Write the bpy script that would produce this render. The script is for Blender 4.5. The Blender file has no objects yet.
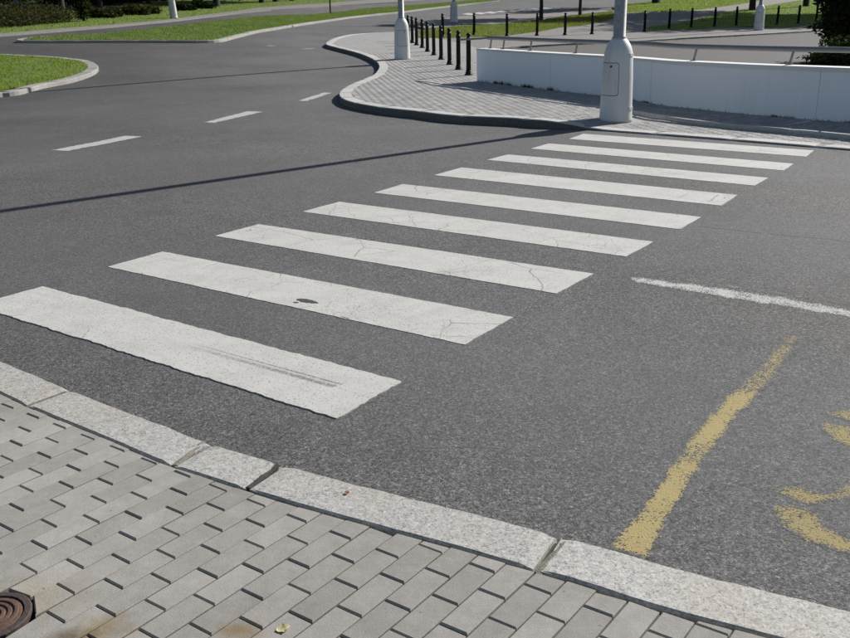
import bpy, bmesh, math, random
import numpy as np
from mathutils import Vector, Matrix
from mathutils.geometry import delaunay_2d_cdt

# ------------------------------------------------------------------ camera, world, sun, exposure
scene = bpy.context.scene
COL = scene.collection
F_PX, PITCH, ROLL, EYE = 890.0, 0.33357, -0.02424, 1.61676
cam_data = bpy.data.cameras.new('camera')
cam = bpy.data.objects.new('camera', cam_data)
COL.objects.link(cam)
_s, _c = math.sin(PITCH), math.cos(PITCH)
_R, _U, _B = Vector((1, 0, 0)), Vector((0, _s, _c)), Vector((0, -_c, _s))
_sr, _cr = math.sin(ROLL), math.cos(ROLL)
_r2, _u2 = _R * _cr + _U * _sr, _U * _cr - _R * _sr
cam.matrix_world = Matrix(((_r2.x, _u2.x, _B.x, 0), (_r2.y, _u2.y, _B.y, 0), (_r2.z, _u2.z, _B.z, EYE), (0, 0, 0, 1)))
cam_data.sensor_width = 36.0
cam_data.lens = 36.0 * F_PX / 850.0
cam_data.clip_start = 0.05
cam_data.clip_end = 2000
scene.camera = cam

SUN_EL = math.radians(31.8)
SUN_DIR = Vector((0.784 * math.cos(SUN_EL), 0.621 * math.cos(SUN_EL), math.sin(SUN_EL)))   # towards the sun
world = bpy.data.worlds.new('World')
scene.world = world
world.use_nodes = True
_nt = world.node_tree
_sky = _nt.nodes.new('ShaderNodeTexSky')
_sky.sky_type = 'NISHITA'
_sky.sun_disc = False
_sky.sun_elevation = SUN_EL
_sky.sun_rotation = math.atan2(SUN_DIR.x, SUN_DIR.y)
_bg = _nt.nodes['Background']
_bg.inputs['Strength'].default_value = 0.062
_nt.links.new(_sky.outputs[0], _bg.inputs['Color'])
sun_data = bpy.data.lights.new('sun', 'SUN')
sun_data.energy = 5.0
sun_data.angle = math.radians(0.53)
sun_data.color = (1.0, 0.965, 0.91)
sun = bpy.data.objects.new('sun', sun_data)
COL.objects.link(sun)
sun.rotation_euler = (-SUN_DIR).to_track_quat('-Z', 'Y').to_euler()
scene.view_settings.view_transform = 'Standard'
scene.view_settings.look = 'None'
scene.view_settings.exposure = 0.38
scene.view_settings.gamma = 1.0

random.seed(4)
RNG = np.random.default_rng(11)

# ------------------------------------------------------------------ surveyed ground plan (metres, x right, y ahead)
D = {'bollards1': [(1.165, 21.658), (1.005, 23.452), (0.839, 25.192), (0.66, 27.167), (0.481, 28.999), (0.299, 30.583), (0.135, 32.419), (-0.06, 33.775), (-0.222, 35.068), (-0.387, 36.206)],
 'bollards2': [(1.045, 39.29), (2.482, 41.47), (3.941, 41.386), (5.298, 41.588), (6.577, 41.778), (7.899, 42.388), (9.334, 43.359), (10.707, 44.117), (12.428, 46.251), (13.748, 47.045), (15.253, 48.064),
               (16.651, 48.927), (17.913, 49.375), (19.148, 49.841), (20.549, 50.535), (22.575, 53.035)],
 'bush': [(-16.933, 48.038)],
 'cam': (890.0, 0.3335704132922051, -0.024236473888226716, 1.6167608267945015),
 'chip': [(-0.698, 5.035), (-0.761, 5.011), (-0.448, 4.716)],
 'dashes': [[(-4.838, 11.78), (-4.574, 11.65), (-3.974, 12.978), (-4.276, 13.098)], [(-3.49, 14.576), (-3.287, 14.454), (-2.747, 15.991), (-3.066, 16.141)],
            [(-2.383, 17.802), (-2.182, 17.681), (-1.843, 19.291), (-2.039, 19.421)], [(-4.114, 32.591), (-3.727, 32.576), (-3.65, 33.169), (-4.072, 33.125)],
            [(-5.552, 33.732), (-5.259, 33.7), (-5.164, 34.294), (-5.526, 34.257)]],
 'edging': [(-0.093, 20.306), (0.219, 19.871), (0.438, 19.418), (1.186, 17.37), (1.828, 15.883), (2.809, 14.257), (3.258, 13.902), (4.067, 12.249), (4.881, 11.33), (5.208, 10.889)],
 'far_kerb': [(-0.977, 43.061), (-2.137, 41.588), (-2.877, 40.087), (-3.292, 37.894), (-3.395, 35.497), (-3.319, 33.5), (-2.851, 32.086), (-2.416, 31.004), (-1.896, 29.576), (-1.399, 27.613), (-1.163, 26.083),
              (-1.067, 24.732), (-1.061, 23.624), (-1.112, 22.244), (-1.268, 21.155), (-1.479, 19.892), (-1.573, 18.76), (-1.574, 17.905), (-1.449, 16.961), (-1.218, 16.186), (-0.813, 15.403), (-0.482, 14.922),
              (0.001, 14.351), (0.306, 13.908), (0.677, 13.552), (1.387, 13.112), (1.632, 12.872), (2.025, 12.654), (2.32, 12.497), (2.581, 12.278), (3.777, 11.221), (4.881, 10.167)],
 'far_stripes': [[(3.217, 68.18), (3.734, 67.044), (4.27, 68.79), (3.74, 69.806)], [(4.088, 69.414), (4.584, 68.015), (5.138, 69.636), (4.62, 70.785)], [(4.96, 70.263), (5.446, 68.857), (6.025, 70.487), (5.514, 71.641)],
                 [(5.852, 71.117), (6.329, 69.704), (6.932, 71.341), (6.428, 72.5)], [(6.764, 71.974), (7.231, 70.554), (7.859, 72.2), (7.362, 73.364)],
                 [(7.696, 72.835), (8.153, 71.409), (8.807, 73.062), (8.316, 74.232)], [(8.648, 73.701), (9.096, 72.268), (9.775, 73.928), (9.29, 75.103)],
                 [(9.621, 74.57), (10.059, 73.131), (10.763, 74.799), (10.286, 75.978)]],
 'footpath_l': [(-16.32, 31.915), (-16.148, 36.215), (-15.29, 40.092), (-14.497, 44.242), (-13.427, 52.052), (-13.02, 56.334), (-11.946, 63.089), (-10.542, 67.913), (-8.155, 71.652), (-6.22, 75.924), (-4.368, 78.849),
                (-0.644, 83.494), (1.172, 86.937), (-1.569, 86.122), (-4.625, 83.727), (-7.302, 79.062), (-9.471, 76.287), (-11.843, 71.063), (-13.655, 59.142), (-14.143, 52.681), (-15.024, 45.884), (-15.984, 41.365),
                (-16.568, 37.182), (-16.676, 32.638)],
 'hedge': [(-18.125, 37.992), (-17.89, 40.222), (-17.557, 41.47), (-17.392, 43.866), (-17.208, 45.496), (-17.053, 47.231)],
 'island1_kerb': [(-9.075, 18.08), (-9.063, 19.847), (-8.851, 20.062), (-8.782, 21.438), (-8.522, 22.557), (-8.495, 23.899), (-8.689, 25.077), (-8.993, 25.894), (-9.47, 26.777), (-10.306, 27.519), (-11.132, 28.047),
                  (-11.873, 28.293), (-12.844, 28.58), (-14.198, 28.863)],
 'island2_back': [(5.557, 86.485), (1.945, 81.063), (-0.604, 77.112), (-3.988, 71.707), (-5.508, 66.089), (-7.071, 61.882), (-9.283, 59.623), (-10.542, 55.526), (-11.091, 50.184), (-11.856, 44.012), (-12.595, 38.324),
                  (-13.929, 36.002)],
 'island2_kerb': [(-13.905, 35.94), (-14.331, 35.037), (-14.477, 34.217), (-14.358, 33.451), (-14.271, 33.283), (-13.487, 33.358), (-12.186, 33.696), (-11.217, 34.028), (-9.507, 34.408), (-8.099, 34.67), (-7.539, 35.18),
                  (-7.375, 37.668), (-7.195, 42.128), (-6.794, 45.406), (-6.032, 51.118), (-5.191, 55.613), (-4.188, 60.001), (-2.583, 64.676), (-1.193, 67.925), (0.98, 73.674), (4.512, 80.908), (7.421, 84.766)],
 'lamps': [(2.84, 13.16, 0.07), (-0.48, 27.34, 0.12), (2.12, 55.0, 0.12), (16.24, 44.51, 0.1), (-13.98, 54.03, 0.1)],
 'lawn_far': [(14.844, 66.625), (17.32, 67.148), (19.742, 68.112), (22.81, 72.127), (26.205, 76.498), (29.004, 80.484), (32.322, 85.984), (25.149, 87.07), (20.023, 81.174), (17.335, 77.957), (15.283, 73.985)],
 'lawn_mid': [(-0.179, 40.592), (-0.001, 44.139), (1.14, 48.384), (3.465, 52.266), (4.673, 53.31), (7.535, 57.358), (9.427, 62.203), (11.0, 63.648), (14.172, 68.546), (13.207, 61.893), (12.174, 58.781), (10.545, 54.231),
              (8.714, 50.311), (7.414, 48.825), (6.218, 45.77), (4.131, 41.97), (2.669, 40.271), (0.904, 38.658), (0.073, 38.04)],
 'lawn_right': [(10.655, 44.828), (12.205, 48.757), (13.68, 50.97), (15.674, 54.325), (20.667, 64.167), (23.615, 68.831), (27.993, 74.726), (32.06, 79.989), (45.333, 88.607), (45.689, 79.249), (29.651, 61.448),
                (21.609, 51.662), (18.22, 46.736), (17.213, 48.292), (15.845, 47.441), (13.203, 45.328), (12.232, 45.516)],
 'leaf': [(-0.406, 2.014), (-0.286, 2.723)],
 'letters': [[[(1.211, 2.73), (1.267, 2.765), (1.315, 2.762), (1.335, 2.717), (1.409, 2.727), (1.459, 2.753), (1.524, 2.77), (1.518, 2.729), (1.442, 2.685), (1.359, 2.659), (1.305, 2.646), (1.257, 2.671)],
              [(1.144, 2.589), (1.174, 2.632), (1.224, 2.64), (1.266, 2.621), (1.284, 2.564), (1.287, 2.495), (1.33, 2.425), (1.392, 2.358), (1.356, 2.285), (1.297, 2.354), (1.246, 2.38), (1.186, 2.427),
               (1.151, 2.495)]],
             [[(1.635, 3.342), (1.702, 3.392), (1.765, 3.374), (1.884, 3.318), (1.826, 3.201), (1.718, 3.271), (1.683, 3.296)],
              [(1.583, 3.251), (1.631, 3.257), (1.7, 3.23), (1.798, 3.184), (1.688, 2.924), (1.616, 3.048), (1.585, 3.083), (1.573, 3.152)]]],
 'lowbush': (9.907, 21.724),
 'manhole': [(-1.242, 2.099), (-1.132, 2.09)],
 'near_joints': [[(-1.574, 3.68), (-1.674, 3.516)], [(-0.884, 3.171), (-0.95, 2.969)], [(-0.561, 2.965), (-0.644, 2.785)], [(0.429, 2.411), (0.313, 2.242)]],
 'near_kerb_in': [(-2.395, 4.095), (-1.92, 3.69), (-1.668, 3.485), (-1.5, 3.339), (-1.209, 3.132), (-0.932, 2.949), (-0.663, 2.79), (-0.441, 2.661), (-0.344, 2.606), (-0.142, 2.482), (0.072, 2.364), (0.295, 2.258),
                  (0.376, 2.206), (0.551, 2.096), (0.633, 2.045), (0.837, 1.93), (1.046, 1.817)],
 'near_kerb_out': [(-2.59, 4.479), (-2.109, 4.116), (-1.572, 3.686), (-1.104, 3.341), (-0.88, 3.17), (-0.57, 2.977), (-0.304, 2.822), (0.026, 2.649), (0.23, 2.543), (0.412, 2.44), (0.538, 2.374), (0.728, 2.253),
                   (0.918, 2.158), (1.148, 2.041), (1.361, 1.931)],
 'park_kerb': [(2.239, 32.742), (3.777, 34.557), (5.657, 35.878), (8.312, 37.057), (11.326, 39.092), (14.093, 40.797), (17.024, 42.67), (21.102, 45.573), (27.568, 51.3)],
 'parking': [(1.819, 32.791), (2.365, 34.573), (3.954, 36.185), (5.908, 37.476), (8.685, 38.731), (11.801, 40.741), (14.693, 42.543), (17.761, 44.528), (22.132, 47.811), (34.076, 56.683), (25.896, 32.798),
             (9.795, 13.025), (10.623, 22.677), (8.707, 24.163), (6.612, 28.675), (4.262, 31.502), (2.232, 33.697)],
 'path_r': [(12.373, 55.69), (13.531, 52.304), (15.656, 54.259), (20.594, 63.937), (23.577, 68.717), (27.947, 74.597), (32.798, 80.769), (32.372, 86.117), (29.154, 80.906), (26.349, 76.921), (22.942, 72.551),
            (19.864, 68.535), (17.428, 67.572), (14.84, 66.928)],
 'pave_back': [(-0.378, 44.211), (0.092, 43.538), (0.292, 39.807), (0.89, 38.08), (1.903, 34.299), (2.111, 32.391)],
 'rail_posts': [(1.408, 19.666), (1.62, 19.257), (2.067, 18.275), (2.705, 17.179), (4.27, 14.343), (5.143, 12.979), (5.9, 11.895)],
 'refuge': [(-0.21, 50.823), (0.312, 56.002), (0.887, 58.398), (2.857, 63.432), (5.729, 65.385), (9.07, 66.944), (13.888, 71.627), (14.133, 69.072), (10.423, 64.272), (7.732, 58.861), (5.458, 55.512), (2.883, 51.828),
            (1.147, 48.661), (0.358, 47.576)],
 'scuff': [(-1.249, 4.33), (-0.502, 3.798)],
 'seam': [(2.135, 6.697), (3.021, 6.107)],
 'shrubs': [(-17.337, 52.065), (-17.345, 53.471), (-16.831, 56.547), (-16.531, 58.256), (-15.472, 63.625), (-15.015, 66.735)],
 'sidewalk': [(0.335, 39.815), (0.916, 39.175), (2.705, 40.822), (4.178, 42.447), (6.305, 46.412), (7.505, 49.425), (8.82, 50.929), (10.666, 54.856), (12.355, 59.664), (14.195, 63.984), (16.909, 65.533),
              (15.653, 53.843), (12.048, 44.819), (15.761, 47.182), (18.574, 46.613), (26.831, 58.134), (34.21, 66.548), (28.822, 53.664), (21.102, 45.573), (17.024, 42.67), (14.093, 40.797), (11.326, 39.092),
              (8.312, 37.057), (5.657, 35.878), (3.777, 34.557), (2.221, 32.469), (1.572, 35.131)],
 'sign': [(-5.939, 64.255)],
 'stains': [(-0.912, 2.035), (-0.524, 2.017), (-0.983, 2.005), (-1.175, 2.172)],
 'stripes': [[(-2.719, 5.113), (-0.382, 3.405), (-0.117, 3.786), (-2.444, 5.473)], [(-2.175, 5.921), (0.199, 4.247), (0.489, 4.653), (-1.9, 6.301)], [(-1.617, 6.751), (0.789, 5.067), (1.085, 5.465), (-1.336, 7.122)],
             [(-1.035, 7.567), (1.379, 5.859), (1.662, 6.243), (-0.749, 7.954)], [(-0.452, 8.343), (1.955, 6.605), (2.234, 6.999), (-0.185, 8.75)], [(0.131, 9.211), (2.527, 7.403), (2.811, 7.827), (0.436, 9.647)],
             [(0.747, 10.12), (3.109, 8.239), (3.374, 8.615), (1.021, 10.478)], [(1.334, 10.891), (3.672, 8.992), (3.927, 9.379), (1.612, 11.292)], [(1.922, 11.654), (4.235, 9.808), (4.499, 10.225), (2.193, 12.12)]],
 'trunks_l': [(-14.97, 70.598), (-12.656, 77.085), (-11.799, 79.018), (-10.704, 80.874), (-14.881, 79.49), (-18.21, 77.588)],
 'trunks_r': [(7.618, 57.987), (10.975, 63.501), (20.047, 79.195), (24.338, 68.378), (29.926, 72.43)],
 'verge_l': [(-16.844, 32.288), (-16.405, 36.811), (-15.817, 40.929), (-14.859, 45.372), (-13.985, 52.085), (-13.546, 58.666), (-11.766, 70.592), (-9.414, 75.82), (-7.26, 78.596), (-6.287, 82.293), (-8.004, 86.962),
             (-18.597, 85.16), (-22.233, 68.43), (-24.44, 55.271), (-24.158, 46.707)],
 'wall': [(1.249, 19.966), (1.859, 18.801), (2.354, 17.791), (3.208, 16.182), (3.575, 15.3), (4.262, 14.345), (4.86, 13.314), (5.766, 12.12)],
 'white_ghost': [(1.382, 5.439), (1.707, 5.267), (2.09, 4.978), (2.397, 4.75), (2.384, 4.72), (2.077, 4.944), (1.693, 5.223)],
 'white_line': [(1.246, 5.339), (1.318, 5.411), (1.47, 5.309), (1.778, 5.104), (2.065, 4.912), (2.352, 4.652), (2.752, 4.289), (2.647, 4.106), (2.288, 4.513), (2.044, 4.711), (1.814, 4.856), (1.628, 5.006),
                (1.43, 5.153)],
 'yellow_line': [(0.541, 2.413), (0.677, 2.35), (0.82, 2.604), (0.947, 2.82), (1.192, 3.194), (1.412, 3.496), (1.539, 3.662), (1.705, 3.915), (1.914, 4.229), (2.125, 4.46), (2.048, 4.531), (1.805, 4.236), (1.598, 3.922),
                 (1.465, 3.759), (1.273, 3.504), (1.059, 3.201), (0.825, 2.826), (0.688, 2.613)],
 'yew': (11.787, 25.083)}


def T(x, y):
    """height of the terrain: flat at the crossing, rising gently beyond it"""
    xe = x if x < 4 else 4 + (x - 4) * .35
    k = min(1, max(0, (y - 14) / 22)); k = k * k * (3 - 2 * k)
    l = -.593 - .0404 * xe * k + .027 * y
    e = .2
    z = 0. if l < -e else (l if l > e else (l + e) ** 2 / (4 * e))
    d = max(0, min(y, 95) - 50)
    return z + .0006 * d * d + (.054 * (y - 95) if y > 95 else 0)


# ------------------------------------------------------------------ small helpers
def smooth(a, b, x):
    t = min(1, max(0, (x - a) / (b - a)))
    return t * t * (3 - 2 * t)


def tag(o, label=None, cat=None, group=None, kind=None):
    if label: o['label'] = label
    if cat: o['category'] = cat
    if group: o['group'] = group
    if kind: o['kind'] = kind
    return o


def link(name, me, mat=None, parent=None, loc=None):
    o = bpy.data.objects.new(name, me)
    if mat is not None and me is not None and not me.materials:
        me.materials.append(mat)
    COL.objects.link(o)
    if loc: o.location = loc
    if parent: o.parent = parent
    return o


def empty(name, loc=(0, 0, 0), rz=0, kind=None):
    o = bpy.data.objects.new(name, None)
    COL.objects.link(o)
    o.location = loc
    o.rotation_euler = (0, 0, rz)
    o.empty_display_size = .1
    if kind: o['kind'] = kind
    return o


def mesh(name, v, f, sm=False):
    me = bpy.data.meshes.new(name)
    me.from_pydata([tuple(map(float, p)) for p in v], [], f)
    me.update()
    if sm:
        me.polygons.foreach_set('use_smooth', [True] * len(me.polygons))
    return me


def mesh_np(name, V, Q, n):
    """fast mesh: V (k,3) vertices, Q (m,n) faces"""
    me = bpy.data.meshes.new(name)
    me.vertices.add(len(V)); me.vertices.foreach_set('co', np.asarray(V, np.float32).ravel())
    m = len(Q)
    me.loops.add(m * n); me.loops.foreach_set('vertex_index', np.asarray(Q, np.int32).ravel())
    me.polygons.add(m)
    me.polygons.foreach_set('loop_start', np.arange(0, m * n, n, dtype=np.int32))
    me.update(calc_edges=True); me.validate()
    return me


def copy_tree(o, parent=None):
    c = o.copy(); COL.objects.link(c)
    c.parent = parent
    for ch in list(o.children):
        copy_tree(ch, c)
    return c


def pip(P, poly):
    """points (k,2) inside polygon"""
    P = np.asarray(P, float); poly = np.asarray(poly, float)
    x, y = P[:, 0], P[:, 1]
    ins = np.zeros(len(P), bool)
    n = len(poly); j = n - 1
    for i in range(n):
        xi, yi = poly[i]; xj, yj = poly[j]
        c = ((yi > y) != (yj > y))
        with np.errstate(divide='ignore', invalid='ignore'):
            xx = (xj - xi) * (y - yi) / ((yj - yi) if yj != yi else 1e-12) + xi
        ins ^= c & (x < xx)
        j = i
    return ins


def resample(pts, step, closed=False):
    """Catmull-Rom through pts, then even steps"""
    P = [Vector((p[0], p[1])) for p in pts]
    n = len(P); fine = []
    segs = n if closed else n - 1
    for i in range(segs):
        p1, p2 = P[i], P[(i + 1) % n]
        p0 = P[i - 1] if (closed or i > 0) else p1 * 2 - p2
        p3 = P[(i + 2) % n] if (closed or i + 2 < n) else p2 * 2 - p1
        # centripetal parametrisation keeps tight bends free of loops
        t0 = 0; t1 = t0 + max(1e-4, (p1 - p0).length ** .5); t2 = t1 + max(1e-4, (p2 - p1).length ** .5); t3 = t2 + max(1e-4, (p3 - p2).length ** .5)
        for k in range(16):
            t = t1 + (t2 - t1) * k / 16
            a1 = p0 * ((t1 - t) / (t1 - t0)) + p1 * ((t - t0) / (t1 - t0))
            a2 = p1 * ((t2 - t) / (t2 - t1)) + p2 * ((t - t1) / (t2 - t1))
            a3 = p2 * ((t3 - t) / (t3 - t2)) + p3 * ((t - t2) / (t3 - t2))
            b1 = a1 * ((t2 - t) / (t2 - t0)) + a2 * ((t - t0) / (t2 - t0))
            b2 = a2 * ((t3 - t) / (t3 - t1)) + a3 * ((t - t1) / (t3 - t1))
            fine.append(b1 * ((t2 - t) / (t2 - t1)) + b2 * ((t - t1) / (t2 - t1)))
    fine.append(P[0] if closed else P[-1])
    d = [0]
    for a, b in zip(fine, fine[1:]): d.append(d[-1] + (b - a).length)
    m = max(1, round(d[-1] / step)); out = []; j = 0
    for k in range(m + 1):
        t = d[-1] * k / m
        while j < len(d) - 2 and d[j + 1] < t: j += 1
        w = 0 if d[j + 1] == d[j] else (t - d[j]) / (d[j + 1] - d[j])
        q = fine[j].lerp(fine[j + 1], w); out.append((q.x, q.y))
    return out


def extend(pts, L0=0, L1=0):
    P = [tuple(p) for p in pts]
    if L1:
        a, b = Vector(P[-2]), Vector(P[-1]); q = b + (b - a).normalized() * L1; P.append((q.x, q.y))
    if L0:
        a, b = Vector(P[1]), Vector(P[0]); q = b + (b - a).normalized() * L0; P.insert(0, (q.x, q.y))
    return P


def offset(pts, d):
    """shift an open polyline d metres to its left"""
    out = []
    n = len(pts)
    for i in range(n):
        a, b = Vector(pts[max(0, i - 1)]), Vector(pts[min(n - 1, i + 1)])
        t = (b - a).normalized()
        out.append((pts[i][0] - t.y * d, pts[i][1] + t.x * d))
    return out


def slab(name, poly, hfun, mat, parent=None, grid=1.0, skirt=.12, kind=None, rim=0, fade=None):
    """a sheet over a plan polygon: its height follows hfun(x, y), with skirts down at the edge"""
    clean = []
    for p in poly:
        if not clean or (Vector(p) - Vector(clean[-1])).length > .004: clean.append(tuple(p))
    if (Vector(clean[0]) - Vector(clean[-1])).length < .004: clean.pop()
    fine = []
    for a, b in zip(clean, clean[1:] + clean[:1]):
        k = max(1, int((Vector(b) - Vector(a)).length / grid + .5))
        for j in range(k): fine.append(tuple(Vector(a).lerp(Vector(b), j / k)))
    clean = fine
    pts = [Vector(p) for p in clean]
    nb = len(pts)
    xs = [p[0] for p in clean]; ys = [p[1] for p in clean]
    gx, gy = np.arange(min(xs) + grid * .37, max(xs), grid), np.arange(min(ys) + grid * .41, max(ys), grid)
    if len(gx) and len(gy):
        G = np.stack(np.meshgrid(gx, gy), -1).reshape(-1, 2)
        for g in G[pip(G, clean)]: pts.append(Vector(g))
    r = delaunay_2d_cdt(pts, [], [list(range(nb))], 1, 1e-4)
    V = [(p.x, p.y, hfun(p.x, p.y)) for p in r[0]]
    Fc = [list(f) for f in r[2]]
    Fc = [f if sum((V[f[i]][0] * V[f[(i + 1) % len(f)]][1] - V[f[(i + 1) % len(f)]][0] * V[f[i]][1]) for i in range(len(f))) > 0 else f[::-1] for f in Fc]
    if skirt:
        ec = {}
        for f in Fc:
            for i in range(len(f)):
                ec[(f[i], f[(i + 1) % len(f)])] = 1
        low = {}
        for a, b in list(ec):
            if (b, a) not in ec:
                for k in (a, b):
                    if k not in low:
                        low[k] = len(V); V.append((V[k][0], V[k][1], V[k][2] - skirt))
                Fc.append([b, a, low[a], low[b]])
    me = mesh(name, V, Fc)
    if rim:
        at = me.attributes.new('rim', 'FLOAT', 'POINT')
        A_ = np.array(clean); B_ = np.roll(A_, -1, 0); AB = B_ - A_; LL = (AB ** 2).sum(1) + 1e-12
        vals = []
        for v in V:
            q = np.array(v[:2]); t = np.clip(((q - A_) * AB).sum(1) / LL, 0, 1)
            vals.append(min(1., float(np.sqrt((((A_ + AB * t[:, None]) - q) ** 2).sum(1).min())) / rim) * (fade(*q) if fade else 1))
        at.data.foreach_set('value', vals)
    o = link(name, me, mat, parent)
    if kind: o['kind'] = kind
    return o


def lathe(prof, n=20, cap=True):
    V, Fc = [], []
    for r, z in prof:
        for k in range(n):
            a = 2 * math.pi * k / n
            V.append((r * math.cos(a), r * math.sin(a), z))
    for i in range(len(prof) - 1):
        for k in range(n):
            k2 = (k + 1) % n
            Fc.append([i * n + k, i * n + k2, (i + 1) * n + k2, (i + 1) * n + k])
    if cap:
        Fc.append(list(range(n))[::-1]); b = (len(prof) - 1) * n; Fc.append([b + k for k in range(n)])
    return V, Fc


def tube(pts, rad, n=8):
    """a tapered tube along 3-D points"""
    P = [Vector(p) for p in pts]; V, Fc = [], []
    for i, p in enumerate(P):
        t = (P[min(i + 1, len(P) - 1)] - P[max(i - 1, 0)]).normalized()
        a = t.cross(Vector((0, 0, 1)) if abs(t.z) < .9 else Vector((1, 0, 0))).normalized(); b = t.cross(a)
        r = rad[i] if isinstance(rad, (list, tuple)) else rad
        for k in range(n):
            q = p + (a * math.cos(2 * math.pi * k / n) + b * math.sin(2 * math.pi * k / n)) * r
            V.append(tuple(q))
    for i in range(len(P) - 1):
        for k in range(n):
            k2 = (k + 1) % n
            Fc.append([i * n + k, i * n + k2, (i + 1) * n + k2, (i + 1) * n + k])
    Fc.append(list(range(n))); Fc.append([(len(P) - 1) * n + k for k in range(n)][::-1])
    return V, Fc


def join(parts):
    V, Fc = [], []
    for v, f in parts:
        b = len(V); V += list(v); Fc += [[i + b for i in q] for q in f]
    return V, Fc


def box(cx, cy, cz, sx, sy, sz):
    V = [(cx + i * sx / 2, cy + j * sy / 2, cz + k * sz / 2) for k in (-1, 1) for j in (-1, 1) for i in (-1, 1)]
    return V, [[0, 2, 3, 1], [4, 5, 7, 6], [0, 1, 5, 4], [2, 6, 7, 3], [0, 4, 6, 2], [1, 3, 7, 5]]


# ------------------------------------------------------------------ materials
def new_mat(name):
    m = bpy.data.materials.new(name); m.use_nodes = True
    nt = m.node_tree; b = nt.nodes['Principled BSDF']
    return m, nt, b


def N(nt, t, **kw):
    n = nt.nodes.new(t)
    for k, v in kw.items():
        if k.startswith('i_'):
            n.inputs[k[2:].replace('_', ' ')].default_value = v
        else:
            setattr(n, k, v)
    return n


def L(nt, a, b): nt.links.new(a, b)


def math_n(nt, op, a, b=None, c=None, clamp=False):
    n = nt.nodes.new('ShaderNodeMath'); n.operation = op; n.use_clamp = clamp
    for i, v in enumerate((a, b, c)):
        if v is None: continue
        if isinstance(v, (int, float)): n.inputs[i].default_value = v
        else: L(nt, v, n.inputs[i])
    return n.outputs[0]


def ramp(nt, fac, stops):
    n = nt.nodes.new('ShaderNodeValToRGB')
    e = n.color_ramp.elements
    while len(e) < len(stops): e.new(.5)
    for k, (p, c) in enumerate(stops):
        e[k].position = p; e[k].color = (*c, 1) if len(c) == 3 else c
    L(nt, fac, n.inputs[0]); return n.outputs[0]


def mixc(nt, f, a, b, mode='MIX'):
    n = nt.nodes.new('ShaderNodeMix'); n.data_type = 'RGBA'; n.blend_type = mode
    for s, v in ((n.inputs[0], f), (n.inputs[6], a), (n.inputs[7], b)):
        if isinstance(v, (int, float)): s.default_value = v
        elif isinstance(v, tuple): s.default_value = (*v, 1)
        else: L(nt, v, s)
    return n.outputs[2]


def g3(v): return (v, v, v)


def noise(nt, vec, scale, detail=3, rough=.55, dist=0):
    n = nt.nodes.new('ShaderNodeTexNoise')
    n.inputs['Scale'].default_value = scale; n.inputs['Detail'].default_value = detail
    n.inputs['Roughness'].default_value = rough; n.inputs['Distortion'].default_value = dist
    L(nt, vec, n.inputs['Vector']); return n.outputs['Fac']


def voro(nt, vec, scale, feature='F1'):
    n = nt.nodes.new('ShaderNodeTexVoronoi'); n.feature = feature
    n.inputs['Scale'].default_value = scale
    L(nt, vec, n.inputs['Vector']); return n


def pos(nt): return nt.nodes.new('ShaderNodeNewGeometry').outputs['Position']


def bump(nt, h, strength, dist, b):
    n = nt.nodes.new('ShaderNodeBump'); n.inputs['Strength'].default_value = strength; n.inputs['Distance'].default_value = dist
    L(nt, h, n.inputs['Height']); L(nt, n.outputs[0], b.inputs['Normal'])


def sepx(nt, c):
    n = nt.nodes.new('ShaderNodeSeparateXYZ'); L(nt, c, n.inputs[0]); return n.outputs


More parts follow.
